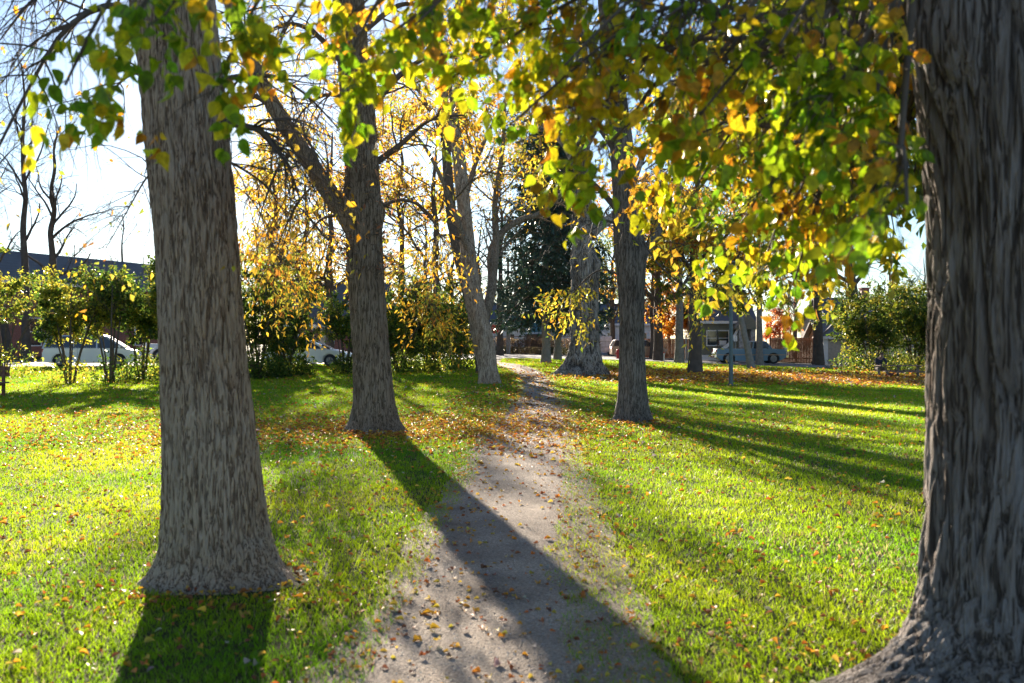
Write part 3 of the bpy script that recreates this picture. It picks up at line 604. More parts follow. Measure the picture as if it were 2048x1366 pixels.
LB1 = np.array([a for a, b in LB]); RB1 = np.array([b for a, b in LB])
b1 = spawn(LB1, RB1, 20, .35, 1, .8, 1.15, 7, .15, (0, 0, -.12), .5, .012, .004)
b2 = spawn(*b1, 5, .2, 1, .7, .5, 5, .17, (0, 0, -.2), .6, .005, .002)
twigs_of([(L6, R6), s1, s2, (LB1, RB1), b1, b2], 'branches', t6, BTW, 6)
pn = place(s2[0], 4, .15, 1.0, .072, .75, .004, clump=.7); 
crown('near_leaves', pn, LEAF_BROAD, NEARC, [1.5, 3, 3.8, 2.0, .5], LFN, t6, sc=1.6)
crown('far_leaves', place(b2[0], 8, .1, 1, .10, .6, .03), LEAF_KITE, [(0.16, 0.25, 0.02), (0.34, 0.36, 0.03), (0.55, 0.42, 0.03), (0.60, 0.33, 0.03)], [2, 3, 4, 1.5], LF, t6, sc=.8)
# ================================================================== GENERIC TREES AND SHRUBS
M_BBT = plain('far_bark', (0.085, 0.068, 0.055), 0.9, nz=0.3, scale=3)
M_BBG = plain('far_bark_grey', (0.24, 0.215, 0.19), 0.9, nz=0.25, scale=5)
def gtree(name, label, x, y, hgt, r, kind, seed, cols=YEL, wts=YELW, clear=0.3, spread=0.45, nl=18, density=8, leafs=.2, lean=(0, 0), group=None, m=None, fork=False, droop=-.05, clump=.2, tmpl=LEAF_KITE, up=.55, lvl3=True, ang=.95):
    rg = np.random.default_rng(seed); z0 = float(zt(x, y)); m = m or M_BBT
    t = thing(name, label, 'tree', (x, y, z0), group=group)
    pts = [(0, 0, -.3)]; K = 12
    for k in range(1, K): f = k/(K-1); pts.append((lean[0]*f*hgt+rg.normal()*.012*hgt*f, lean[1]*f*hgt+rg.normal()*.012*hgt*f, f*hgt))
    T = np.array(pts)[None]+np.array([x, y, z0]); Rt = (r*(1-0.86*np.linspace(0, 1, K)**1.15))[None]
    Rt[0, 0] = r*1.35
    V, Fq = tubes(np.array([resample(T[0], 40)]), np.array([np.interp(np.linspace(0, 1, 40), np.linspace(0, 1, K), Rt[0])]), 20)
    nn = noise3(V*np.array([7, 7, .9])/max(r, .2)*.25, seed)[:, None]
    V[:, :2] += (V[:, :2]-np.array([x, y]))*0.0+nn*np.array([[.12*r, .12*r]])
    npmesh('trunk', V, [Fq], m, t, True, smooth=True)
    P1 = spawn(T, Rt, nl, clear, .97, ang, hgt*spread, 9, .13, (0, 0, .10*up), .55, r*.45, .01, rg=rg)
    P2 = spawn(*P1, 6, .2, 1, .8, hgt*spread*.42, 7, .16, (0, 0, droop), .55, .05, .008, rg=rg)
    lv = [P1, P2]
    P3 = spawn(*P2, 5 if kind != 'bare' else 6, .15, 1, .75, hgt*spread*.17, 5, .2, (0, 0, droop*2), .6, .02, .005, rg=rg); lv.append(P3)
    if kind == 'bare' and lvl3:
        lv.append(spawn(*P3, 3, .2, 1, .7, hgt*spread*.08, 4, .2, (0, 0, 0), .6, .012, .004, rg=rg))
    twigs_of(lv, 'branches', t, M_BBT, 5)
    if density: crown('leaf_crown', place(P3[0], density, .05, 1, leafs, .5, .12, rg=rg, clump=clump), tmpl, cols, wts, LF, t, sc=.25)
    return t
def shrub(label, x, y, hgt, wid, seed, cols, wts, stems=7, density=9, leafs=.09, group='shrubs along the street side of the lawn', cat='shrub', r=.05, skirt=.5, name='lilac_shrub', clump=.55, tlo=.25):
    rg = np.random.default_rng(seed); z0 = float(zt(x, y)); t = thing(name, label, cat, (x, y, z0), group=group)
    P = []
    for k in range(stems):
        a = 2*math.pi*k/stems+rg.uniform(-.3, .3); s = wid*.5*rg.uniform(.35, .95); hh = hgt*rg.uniform(.6, .95)
        b = np.array([x+.12*math.cos(a), y+.12*math.sin(a), z0-.05])
        P.append(resample([b, b+np.array([s*.25*math.cos(a), s*.25*math.sin(a), hh*.35]), b+np.array([s*.65*math.cos(a), s*.65*math.sin(a), hh*.7]), b+np.array([s*math.cos(a), s*math.sin(a), hh])], 10))
    P = np.array(P); Rr = np.repeat(np.linspace(r, r*.25, 10)[None], stems, 0)*rg.uniform(.6, 1.2, (stems, 1))
    a1 = spawn(P, Rr, 11, tlo, 1, .9, hgt*.36*(1.25-tlo), 7, .16, (0, 0, .12), .5, .02, .006, rg=rg)
    a2 = spawn(*a1, 5, .2, 1, .8, hgt*.15, 5, .2, (0, 0, 0), .6, .008, .003, rg=rg)
    lv = [(P, Rr), a1, a2]; twigs_of(lv, 'stems', t, BTW, 6)
    pl = place(a2[0], density, .05, 1, leafs, .35, .05, rg=rg, clump=clump)
    if skirt:      # low young shoots round the foot
        n = int(900*skirt); aa = rg.uniform(0, 2*math.pi, n); rr = wid*.42*np.sqrt(rg.random(n))*rg.uniform(.7, 1.1, n)
        hz = rg.random(n)**1.3*hgt*.28*np.clip(1.25-rr/(wid*.5), .25, 1)
        C2 = np.stack([x+rr*np.cos(aa), y+rr*np.sin(aa), z0+hz+.04], -1)
        pl = tuple(np.concatenate(q) for q in zip(pl, (C2, leafs*rg.uniform(.6, 1.2, n), rg.normal(size=(n, 3))+[0, 0, .3], rg.normal(size=(n, 3)))))
    crown('foliage', pl, LEAF_KITE, cols, wts, LF, t, sc=1.2)
    return t
GRN = [(0.05, 0.09, 0.015), (0.09, 0.15, 0.02), (0.20, 0.25, 0.03), (0.42, 0.38, 0.04)]
GW = [3, 3, 2, 1]; GWB = [1, 2, 3, 4]
def atp(px, py, f, *a, **k): g = G(px, py); return f(*a[:1], g[0], g[1], *a[1:], **k)
shg = 'shrubs along the street side of the lawn'
for (px, py, hh, ww, w_, st, sk, lab) in [
    (8, 752, 5.6, 4.4, GWB, 5, 0.8, 'bright yellow-green shrub cut off by the left edge of the photo'),
    (140, 768, 3.9, 2.5, [1, 2, 3, 3], 4, .5, 'airy yellow-green shrub with several dark stems, second from the left edge'),
    (220, 767, 4.3, 1.9, [2, 3, 2.5, 1], 2, .4, 'upright green shrub on one dark stem in front of the parked minivan'),
    (285, 760, 4.7, 2.3, [3, 3, 2, .8], 3, 1.0, 'dark green shrub touching the left side of the nearest ash trunk'),
    (385, 762, 4.6, 3.6, GW, 6, 2, 'green shrub mostly hidden behind the nearest ash trunk'),
    (515, 757, 4.6, 3.4, [3, 3, 1.6, .5], 7, 2.2, 'dense green shrub showing just right of the nearest ash trunk'),
    (572, 752, 3.9, 3.0, [3, 3, 2, .6], 5, 2.6, 'wide leafy green shrub in front of the silver sedan\'s tail'),
    (690, 748, 3.6, 1.7, [3, 3, 1.5, .4], 3, 1, 'narrow shrub between the sedan\'s nose and the limbed ash'),
    (800, 745, 4.2, 4.6, [2, 3, 2.6, 1], 7, 2.2, 'broad shrub just right of the limbed ash trunk'),
    (862, 744, 4.9, 4.4, [2, 3, 2.6, .9], 6, 2.2, 'tall round shrub in the middle of the clump before the lawn gap'),
    (912, 738, 4.4, 3.4, [3, 3, 1.8, .6], 5, 1.5, 'last shrub of the row, beside the pale leaning trunk')]:
    atp(px, py, shrub, lab, hh, ww, int(px), GRN, w_, stems=st+3, group=shg, density=26 if sk > 1.3 else 24, leafs=.14, clump=.25 if sk > 1.3 else .3, skirt=sk, tlo=.25 if sk > 1.3 else .48)
for (px, py, hh, ww, lab) in [(1745, 742, 6.4, 7.0, 'large dark green lilac thicket behind the man at the picnic table'),
                              (1830, 742, 6.3, 7.0, 'right half of the thicket, partly hidden by the dark elm trunk'),
                              (1905, 744, 5.0, 6.5, 'thicket shrub hidden behind the dark elm trunk at the right edge')]:
    atp(px, py, shrub, lab, hh, ww, int(px), [(0.06, 0.10, 0.014), (0.10, 0.15, 0.02), (0.22, 0.25, 0.03), (0.42, 0.36, 0.04)], [3, 3, 2.2, 1.2], stems=15, density=24, leafs=.17, clump=0, group='lilac thicket behind the picnic table', skirt=3)
g = G(1672, 718); shrub('low clipped dark green bush in front of the beige house', g[0], g[1]+4, 1.7, 3.2, 77, [(0.03, 0.06, 0.02), (0.05, 0.09, 0.02)], [1, 1], stems=8, density=14, leafs=.10, group=None)

# right-hand middle-distance trees (trunks read off the photo, real depths)
def ptree(px, py, pxw, *a, top=None, **k):
    g = G(px, py); r = pxw/2/F*g[1]; return gtree(a[0], a[1], g[0], g[1]+r, a[2], r, *a[3:], **k)
ORG = [(0.62, 0.30, 0.03), (0.60, 0.22, 0.025), (0.66, 0.40, 0.04), (.35, .12, .03)]
GOG = [(0.13, 0.17, 0.02), (0.26, 0.27, 0.03), (0.50, 0.36, 0.03), (0.55, 0.24, 0.03)]
ptree(1393, 749, 27, 'maple_tree', 'forked dark maple with green and amber crown on the leaf-strewn lawn', 12.5, 'leaf', 41, cols=GOG, wts=[4, 3, 3, 1.5], clear=.22, nl=26, density=20, leafs=.24, m=M_BBT, clump=.0, spread=.42)
ptree(1307, 718, 13, 'maple_tree', 'left and thinner of the paired brown trunks under orange leaves', 15, 'leaf', 42, cols=ORG, wts=[3, 2, 3, .5], clear=.22, density=9, leafs=.26, m=M_BBT)
ptree(1318, 722, 19, 'maple_tree', 'thicker of the paired brown trunks under orange leaves', 16, 'leaf', 43, cols=ORG, wts=[3, 2, 4, .5], clear=.2, density=9, leafs=.26, m=M_BBT)
ptree(1360, 727, 18, 'maple_tree', 'pale straight trunk just left of the forked dark maple', 15, 'leaf', 44, cols=YEL, wts=YELW, clear=.28, density=9, leafs=.24, m=M_BBG)
ptree(1506, 737, 14, 'ash_tree', 'pale trunk leaning left in front of the blue pickup', 12, 'leaf', 45, cols=YEL, wts=YELW, clear=.32, density=7, leafs=.22, lean=(-.22, .03), m=M_BBG)
ptree(1521, 730, 14, 'ash_tree', 'pale upright trunk in front of the blue pickup\'s cab', 14, 'leaf', 46, cols=GOG, wts=[3, 3, 3, 1], clear=.3, density=9, leafs=.22, m=M_BBG)
ptree(1640, 731, 21, 'maple_tree', 'dark brown trunk with sparse orange leaves between fence and beige house', 17, 'leaf', 47, cols=ORG, wts=[3, 2, 2, 1], clear=.27, density=5, leafs=.2, m=M_BBT, spread=.36)
g = GX(1716, 84); gtree('maple_tree', 'dark trunk leaning left behind the thicket, orange leaves', g[0], g[1], 17, .55, 'leaf', 48, cols=ORG, wts=[3, 2, 3, 1], clear=.35, density=4, leafs=.22, lean=(-.08, 0), m=M_BBT, spread=.34)
g = GX(1560, 96); gtree('maple_tree', 'small red-leaved tree beside the grey house', g[0], g[1], 5.5, .12, 'leaf', 49, cols=[(0.42, 0.10, 0.04), (0.50, 0.20, 0.05), (0.3, .08, .04)], wts=[2, 2, 1], clear=.3, density=12, leafs=.2, m=M_BBG)
g = GX(1338, 98); gtree('maple_tree', 'low bright orange tree in front of the wooden fence', g[0], g[1], 6.5, .14, 'leaf', 50, cols=ORG, wts=[4, 3, 2, .2], clear=.22, density=13, leafs=.22, clump=0)
g = GX(1225, 102); gtree('maple_tree', 'yellow-green tree glimpsed between the two biggest right-hand trunks', g[0], g[1], 13, .3, 'leaf', 51, cols=GOG, wts=[3, 3, 3, .5], clear=.2, density=11, leafs=.26)
# yellow trees behind the shrub row
for (px, Yd, hh, sd, dn, lab) in [(545, 66, 15, 61, 9, 'yellow-leaved tree behind the shrubs just right of the nearest ash'),
                                  (612, 74, 16, 62, 8, 'golden tree rising above the silver sedan'),
                                  (660, 60, 14, 65, 8, 'yellow tree directly behind the limb of the second ash'),
                                  (800, 70, 17, 63, 9, 'yellow-leaved tree right of the limbed ash trunk'),
                                  (872, 62, 16, 64, 10, 'tall golden tree just left of the pale leaning trunk'),
                                  (1000, 88, 17, 66, 8, 'yellow-leaved tree behind the stop sign')]:
    g = GX(px, Yd); gtree('ash_tree', lab, g[0], g[1], hh, .28, 'leaf', sd, clear=.18, density=int(dn*(1.6 if px > 700 else 1.15)), leafs=.24, spread=.40, group='golden ash trees behind the shrub row', tmpl=LEAF_KITE, clump=.12)
# bare trees on the left
for (px, Yd, hh, sd, ln, lab, rr) in [(52, 70, 21, 71, -.012, 'tall thin bare tree, left of the two in front of the brick building', .30),
                                  (97, 72, 17, 72, .03, 'bare tree with a forked trunk in front of the brick building', .34),
                                  (20, 74, 15, 79, -.18, 'bare tree leaning left past the slate roof at the photo\'s edge', .33),
                                  (-60, 66, 17, 78, .05, 'bare tree just outside the left edge of the photo', .3)]:
    g = GX(px, Yd); gtree('bare_tree', lab, g[0], g[1], hh, rr, 'bare', sd, clear=.3, density=0, lean=(ln, 0), spread=.30, nl=13, lvl3=True, ang=.7, up=1)
protoA = None
fb = 'leafless trees on the skyline'
pr = [gtree('bare_tree', 'leafless tree standing far off on the skyline', 0, 0, 14, .26, 'bare', 81, clear=.18, density=0, spread=.42, nl=15, group=fb, up=.8),
      gtree('bare_tree', 'leafless tree standing far off on the skyline', 0, 0, 13, .24, 'bare', 82, clear=.2, density=0, spread=.36, nl=15, group=fb, up=.8)]
spots = [(150, 120, 1.0), (200, 128, .9), (245, 118, 1.05), (290, 126, 1.0), (-40, 130, 1.1), (-120, 115, 1.0), (460, 130, 1.1), (575, 118, 1.15), (640, 126, 1.0), (715, 120, 1.1), (760, 112, 1.2),
         (850, 118, 1.3), (905, 110, 1.3), (960, 125, 1.3), (1030, 140, 1.2), (1210, 130, 1.2), (1260, 125, 1.2), (1450, 130, 1.2), (1590, 125, 1.2), (1690, 130, 1.0), (1780, 120, 1.0), (1850, 125, 1.1), (1960, 118, 1.1), (2100, 115, 1.1), (380, 110, 1.2)]
for k, (px, Yd, sc) in enumerate(spots):
    t = pr[k] if k < 2 else copy_tree(pr[k % 2]); g = GX(px, Yd); t.location = tuple(g); t.rotation_euler = (0, 0, k*1.7); t.scale = (sc, sc, sc*(.9+.1*(k % 3)))
    t['label'] = 'leafless tree standing far off on the skyline'
# spruces
def spruce(label, px, py, pxw, hgt, seed):
    g = G(px, py); rg = np.random.default_rng(seed); r = pxw/2/F*g[1]; x, y, z0 = g; y += r
    t = thing('spruce_tree', label, 'tree', (x, y, z0), group='pair of spruces beside the path\'s far end')
    K = 14; T = np.stack([np.full(K, x)+rg.normal(size=K)*.03, np.full(K, y), np.linspace(z0-.2, z0+hgt, K)], -1)[None]; Rt = (r*(1-.9*np.linspace(0, 1, K)**1.2))[None]; Rt[0, 0] *= 1.5
    V, Fq = tubes(np.array([resample(T[0], 40)]), np.interp(np.linspace(0, 1, 40), np.linspace(0, 1, K), Rt[0])[None], 18); npmesh('trunk', V, [Fq], M_BBG, t, True, smooth=True)
    P = []
    n = 120
    for k in range(n):
        f = (k+.5)/n; h = z0+hgt*(.17+.82*f); a = k*2.4+rg.normal()*.2; L = (4.6*(1-f)**.75+.4)*rg.uniform(.75, 1.1); L = min(L, 1.3+ (h-z0-hgt*.17)*1.5+1.6)
        d = np.array([math.cos(a), math.sin(a), 0]); b = np.array([x, y, h])
        P.append(resample([b, b+d*L*.35+[0, 0, .05*L-.15], b+d*L*.7+[0, 0, -.22*L], b+d*L+[0, 0, -.24*L]], 9))
    P = np.array(P); Rr = np.repeat(np.linspace(.06, .012, 9)[None], n, 0)
    a1 = spawn(P, Rr, 15, .15, 1, .95, 1.1, 6, .1, (0, 0, -.22), .5, .02, .006, rg=rg)
    twigs_of([(P, Rr), a1], 'branches', t, BTW, 5)
    C, s, ax, nn = place(a1[0], 16, 0, 1, .30, .25, .03, rg=rg)
    crown('needles', (C, s, ax, nn), LEAF_NARROW, [(0.025, 0.06, 0.045), (0.04, 0.085, 0.07), (.05, .09, .05)], [2, 2, 1], MATS['needle'], t)
    return t
leafmat('needle', .12, .5, 1.0)
spruce('dark green spruce, the nearer and left of two beside the path', 1092, 726, 17, 17, 91)
spruce('dark green spruce, the farther and right of the two', 1117, 721, 14, 18, 92)

# ================================================================== BUILDINGS
def sidingmat(name, col, pitch=.15, axis='Z', dark=.55, rough=.6):
    if name in MATS: return MATS[name]
    m, n, b = mat(name); N = n.nodes; L = n.links
    tc = N.new('ShaderNodeTexCoord'); sp = N.new('ShaderNodeSeparateXYZ'); L.new(tc.outputs['Object'], sp.inputs[0])
    dv = N.new('ShaderNodeMath'); dv.operation = 'DIVIDE'; dv.inputs[1].default_value = pitch; L.new(sp.outputs[axis], dv.inputs[0])
    fr = N.new('ShaderNodeMath'); fr.operation = 'FRACT'; L.new(dv.outputs[0], fr.inputs[0])
    r = N.new('ShaderNodeValToRGB'); e = r.color_ramp.elements; e[0].position = 0; e[0].color = (*[c*dark for c in col], 1); e[1].position = .14; e[1].color = (*col, 1)
    L.new(fr.outputs[0], r.inputs['Fac'])
    t = N.new('ShaderNodeTexNoise'); t.inputs['Scale'].default_value = 2.5; t.inputs['Detail'].default_value = 6; L.new(tc.outputs['Object'], t.inputs['Vector'])
    mr = N.new('ShaderNodeMapRange'); mr.inputs['To Min'].default_value = .75; mr.inputs['To Max'].default_value = 1.2; L.new(t.outputs['Fac'], mr.inputs['Value'])
    vm = N.new('ShaderNodeVectorMath'); vm.operation = 'SCALE'; L.new(r.outputs[0], vm.inputs[0]); L.new(mr.outputs[0], vm.inputs['Scale']); L.new(vm.outputs[0], b.inputs['Base Color'])
    bp = N.new('ShaderNodeBump'); bp.inputs['Strength'].default_value = .6; bp.inputs['Distance'].default_value = .02; L.new(fr.outputs[0], bp.inputs['Height']); L.new(bp.outputs[0], b.inputs['Normal'])
    b.inputs['Roughness'].default_value = rough; MATS[name] = m; return m
def brickmat(name, c1, c2, mortar, sc=4.5):
    m, n, b = mat(name); N = n.nodes; L = n.links
    tc = N.new('ShaderNodeTexCoord'); mp = N.new('ShaderNodeMapping'); mp.inputs['Rotation'].default_value = (R(90), 0, 0); L.new(tc.outputs['Object'], mp.inputs['Vector'])
    k = N.new('ShaderNodeTexBrick'); k.inputs['Scale'].default_value = sc; k.inputs['Color1'].default_value = (*c1, 1); k.inputs['Color2'].default_value = (*c2, 1); k.inputs['Mortar'].default_value = (*mortar, 1)
    L.new(mp.outputs[0], k.inputs['Vector']); L.new(k.outputs['Color'], b.inputs['Base Color']); b.inputs['Roughness'].default_value = .85; MATS[name] = m; return m
M_BRICK = brickmat('red_brick', (0.34, 0.12, 0.085), (0.26, 0.085, 0.065), (0.30, 0.22, 0.19))
M_ROOFB = sidingmat('blue_grey_shingle', (0.125, 0.125, 0.135), .28, 'Z', .55, .9)
M_ROOFG = sidingmat('green_roof', (0.03, 0.13, 0.12), .4, 'X', .7, .4)
M_ROOFD = sidingmat('dark_shingle', (0.10, 0.11, 0.14), .25, 'Z', .7, .7)
M_WHITE = sidingmat('white_siding', (0.72, 0.72, 0.74), .18)
M_TRIM = plain('white_trim', (0.75, 0.74, 0.74), .5, nz=.05)
M_OLIVE = sidingmat('olive_siding', (0.20, 0.195, 0.155), .16)
M_BEIGE = plain('beige_wall', (0.42, 0.36, 0.30), .8)
M_GLASS = plain('window_glass', (0.03, 0.035, 0.04), .08, nz=.1, spec=.8)
M_BOARD = sidingmat('cedar_boards', (0.36, 0.14, 0.055), .14, 'X', .45)
M_DOOR = plain('brown_door', (0.22, 0.10, 0.05), .5)
M_STONE = plain('grey_stone', (0.36, 0.34, 0.33), .9, nz=.5, scale=5, bump=.6)
M_METAL = plain('galvanised_metal', (0.30, 0.32, 0.34), .45, metal=.7)
M_DARK = plain('dark_paint', (0.03, 0.03, 0.035), .5)
def house(label, x, y, z0, rz, w, d, eave, ridge, wm, rm, over=.45, wins=(), door=None, chim=None, ridge_axis='x', name='house', cat='house', found=.35, gablem=None):
    t = thing(name, label, cat, (x, y, z0), rz)
    b = MB(); gz_ = ridge-.05
    if ridge_axis == 'x':
        b.prism([(0, -.4), (d, -.4), (d, eave), (d/2, gz_), (0, eave)], -w/2, w/2, 'x')
    else:
        b.prism([(-w/2, -.4), (w/2, -.4), (w/2, eave), (0, gz_), (-w/2, eave)], 0, d, 'y')
    b.build('wall', wm, t)
    th = .16; rf = MB()
    if ridge_axis == 'x':
        s = (ridge-eave)/(d/2); a = -over; za = eave-over*s
        rf.prism([(a, za+.02), (d/2, ridge), (d+over, za+.02), (d+over, za+.02+th), (d/2, ridge+th*1.3), (a, za+.02+th)], -w/2-over, w/2+over, 'x')
        fa = MB(); fa.box(-w/2-over, w/2+over, a-.03, a, za-.08, za+.16); 
    else:
        s = (ridge-eave)/(w/2); a = -w/2-over; za = eave-over*s
        rf.prism([(a, za+.02), (0, ridge), (-a, za+.02), (-a, za+.02+th), (0, ridge+th*1.3), (a, za+.02+th)], -over, d+over, 'y')
        fa = MB(); fa.prism([(a, za-.14), (0, ridge-.16), (-a, za-.14), (-a, za+.17), (0, ridge+.2), (a, za+.17)], -over-.06, -over-.003, 'y')
    ro = rf.build('roof', rm, t); fa.build('fascia', M_TRIM, t)
    if chim: MB().box(chim[0]-.4, chim[0]+.4, chim[1]-.35, chim[1]+.35, chim[2], chim[3]).box(chim[0]-.47, chim[0]+.47, chim[1]-.42, chim[1]+.42, chim[3], chim[3]+.15).build('chimney', M_BRICK, ro)
    for (wx, wz, ww, wh) in wins:
        fr = MB(); c = .10
        fr.box(wx-ww/2-c, wx-ww/2, -.07, .003, wz-c, wz+wh+c).box(wx+ww/2, wx+ww/2+c, -.07, .003, wz-c, wz+wh+c).box(wx-ww/2, wx+ww/2, -.07, .003, wz-c, wz).box(wx-ww/2, wx+ww/2, -.07, .003, wz+wh, wz+wh+c).box(wx-ww/2, wx+ww/2, -.055, .003, wz+wh*.5-.03, wz+wh*.5+.03)
        f = fr.build('window', M_TRIM, t); MB().box(wx-ww/2, wx+ww/2, -.03, -.004, wz, wz+wh).build('pane', M_GLASS, f)
    if door:
        dx, dw, dh = door; f = MB().box(dx-dw/2, dx+dw/2, -.05, -.003, .1, .1+dh).build('door', M_DOOR, t)
        MB().tube([(dx+dw*.38, -.12, 1.1), (dx+dw*.38, -.05, 1.1)], .03).build('handle', M_METAL, f)
    return t
# long brick hall at the left
ax0, ay0 = (0-1024)/F*80, 80.; ax1, ay1 = (330-1024)/F*97, 97.
ang = math.atan2(ay1-ay0, ax1-ax0); L0 = math.hypot(ax1-ax0, ay1-ay0)
cx, cy = (ax0+ax1)/2, (ay0+ay1)/2
house('long red brick hall with a blue-grey shingle roof behind the left shrubs', cx-math.cos(ang)*6, cy-math.sin(ang)*6, 0.15, ang, L0+26, 12, 6.6, 9.3, M_BRICK, M_ROOFB,
      wins=[(-12, 1.2, 1.3, 2.2), (-6, 1.2, 1.3, 2.2), (0, 1.2, 1.3, 2.2), (6, 1.2, 1.3, 2.2), (12, 1.2, 1.3, 2.2)], name='brick_hall', cat='building', over=.7)
g = GX(655, 100); house('house with a steep blue-grey roof behind the silver sedan', g[0], g[1], g[2], R(4), 11, 9, 3.2, 7.2, M_BRICK, M_ROOFB, wins=[(-3.5, 1, 1.2, 1.4), (0, 1, 1.2, 1.4), (3.5, 1, 1.2, 1.4)], over=.6)
g = GX(880, 112); house('brown house with a grey roof behind the shrub row\'s last plants', g[0], g[1], g[2], R(-3), 13, 9, 2.8, 5.4, plain('brown_wall', (.2, .13, .10), .8), M_ROOFD, wins=[(-4, .9, 1.5, 1.2), (3, .9, 1.5, 1.2)])
g = GX(1075, 118); house('low house with a dark green metal roof behind the spruces', g[0], g[1], g[2], R(-2), 8, 7, 2.3, 4.1, plain('tan_wall', (.30, .19, .13), .8), M_ROOFG, wins=[(-2, .8, 1.1, 1.0), (1.5, .8, 1.1, 1.0)])
g = GX(1150, 113); house('small white gabled outbuilding right of the green roof', g[0], g[1], g[2], R(-6), 6.5, 8, 2.2, 4.0, M_WHITE, M_ROOFG, ridge_axis='y')
g = GX(1010, 108); house('white gabled garage left of the green-roofed house', g[0], g[1], g[2], R(3), 4.2, 6, 2.6, 4.0, M_WHITE, M_ROOFD, ridge_axis='y', wins=[(.6, .9, .8, 1.0)])
g = GX(1250, 116); house('pale blue-white house between the two largest right-hand trunks', g[0], g[1], g[2], 0, 9, 8, 3.6, 5.8, M_WHITE, M_ROOFD, wins=[(-2, 1, 1, 1.4), (2, 1, 1, 1.4)])
# olive house behind the pickup
Yh = 90.; g = GX(1452, Yh)
def hx(px): return (px-1452)/F*Yh
oh = house('olive-sided house with white window frames behind the blue pickup', g[0], g[1], g[2], 0, hx(1402)*-1*2, 9, 3.75, 6.4, M_OLIVE, M_ROOFD, over=.5, wins=[(hx(1424), 1.45, .85, 1.25), (hx(1446), 1.45, .95, 1.25)])
MB().box(-2.35, 2.35, -.05, -.003, -.1, .55).build('foundation_band', M_TRIM, oh)
MB().box(hx(1444)-.3, hx(1444)+.3, -.45, -.08, 1.45, 1.85).build('air_conditioner', M_TRIM, oh)
pc = MB(); 
for k in range(14):
    f0, f1 = k/14, (k+1)/14
    def sw(f): return hx(1437)+(hx(1476)-hx(1437))*f, .95+2.5*f**1.7
    (xa, za), (xb, zb_) = sw(f0), sw(f1); pc.prism([(xa, za), (xb, zb_), (xb-.05, zb_+.32), (xa-.05, za+.32)], -1.6, -1.45)
pc.build('swept_gable_trim', M_TRIM, oh)
MB().prism([(hx(1450), 0), (hx(1476), 0), (hx(1476), 3.2), (hx(1464), 2.2), (hx(1450), 1.3)], -1.44, -.004).build('porch_wall', M_OLIVE, oh)
for a in (1474, 1497): MB().box(hx(a)-.22, hx(a)+.22, -1.75, -1.3, -.2, 2.9).build('stone_pillar', M_STONE, oh)
f = MB().box(hx(1478)+.05, hx(1492), -.06, -.003, .2, 2.5).build('door', M_DOOR, oh)
MB().box(hx(1472), hx(1512), -1.7, -.004, -.2, .2).build('porch_step', M_CONC, oh)
MB().prism([(hx(1462), 3.0), (hx(1486), 4.3), (hx(1512), 3.0), (hx(1512), 2.85), (hx(1462), 2.85)], -2.0, -.1).build('porch_gable', M_OLIVE, oh)
g = GX(1700, 88)
bh = house('beige house with a swept slate roof left of the thicket', g[0], g[1], g[2], R(-8), 4.6, 8, 2.55, 3.9, M_BEIGE, M_ROOFB, over=.5, wins=[(.8, .9, .9, 1.1)])
MB().box(-2.3, -1.9, -.12, -.004, -.1, 2.35).build('corner_pillar', M_TRIM, bh)
pc = MB()
for k in range(10):
    f0, f1 = k/10, (k+1)/10
    sw = lambda f: (-2.9+1.9*f, 2.45+1.9*f**1.6)
    (xa, za), (xb, zb_) = sw(f0), sw(f1); pc.prism([(xa, za), (xb, zb_), (xb, zb_+.22), (xa, za+.22)], -.95, -.4)
pc.build('swept_roof_edge', M_ROOFB, bh)
g = GX(1775, 100); house('taller house with a dark roof and brick chimney behind the thicket', g[0], g[1], g[2], R(5), 11, 9, 4.0, 6.6, M_BEIGE, M_ROOFD, chim=(-.6, 4.0, 5.5, 7.7), wins=[(-3, 1, 1, 1.4)])
g = GX(1960, 100); house('grey house hidden behind the dark elm', g[0], g[1], g[2], 0, 10, 9, 3.2, 5.6, M_BEIGE, M_ROOFD)

# wooden fences
def fence(label, px0, px1, Yd, hgt, m=M_BOARD):
    a = GX(px0, Yd); b = GX(px1, Yd); ln = b[0]-a[0]; t = thing('wooden_fence', label, 'fence', ((a[0]+b[0])/2, Yd, (a[2]+b[2])/2))
    q = MB(); n = int(ln/.145)
    for k in range(n): x = -ln/2+k*.145; hh = hgt+.02*math.sin(k*12.3); q.box(x, x+.135, -.012+.002*(k % 3), .012+.002*(k % 3), -.15, hh)
    q.build('boards', m, t)
    for x in np.arange(-ln/2, ln/2+.1, 2.4): MB().box(x-.05, x+.05, .03, .13, -.3, hgt+.05).build('post', m, t)
    for z in (.35, hgt-.3): MB().box(-ln/2, ln/2, .03, .07, z, z+.09).build('rail', m, t)
fence('reddish cedar fence running behind the paired brown trunks', 1280, 1404, 96, 1.9)
fence('reddish cedar fence between the olive house and the beige house', 1500+40, 1655, 93, 2.3)
# chain-link fence and clipped hedge across the street
Yf = 97.
t = thing('chain_link_fence', 'rusty chain-link fence above the clipped hedge across the street', 'fence', tuple(GX(1060, Yf)))
M_RUST = plain('rusty_pipe', (0.25, 0.15, 0.10), .7, metal=.3)
for k in range(7): MB().tube([(-6.3+k*2.1, 0, -.2), (-6.3+k*2.1, 0, 1.75)], .035, 8).build('post', M_RUST, t)
MB().tube([(-6.3, 0, 1.72), (6.3, 0, 1.72)], .03, 8).build('rail', M_RUST, t)
q = MB()
for k in range(84):
    x = -6.3+k*.15
    q.tube([(x, 0, .05), (min(x+1.65, 6.3), 0, 1.7 if x+1.65 <= 6.3 else .05+6.3-x)], .006, 3, False); q.tube([(x+.0, .01, .05), (max(x-1.65, -6.3), .01, 1.7 if x-1.65 >= -6.3 else .05+x+6.3)], .006, 3, False)
q.build('mesh', M_RUST, t)
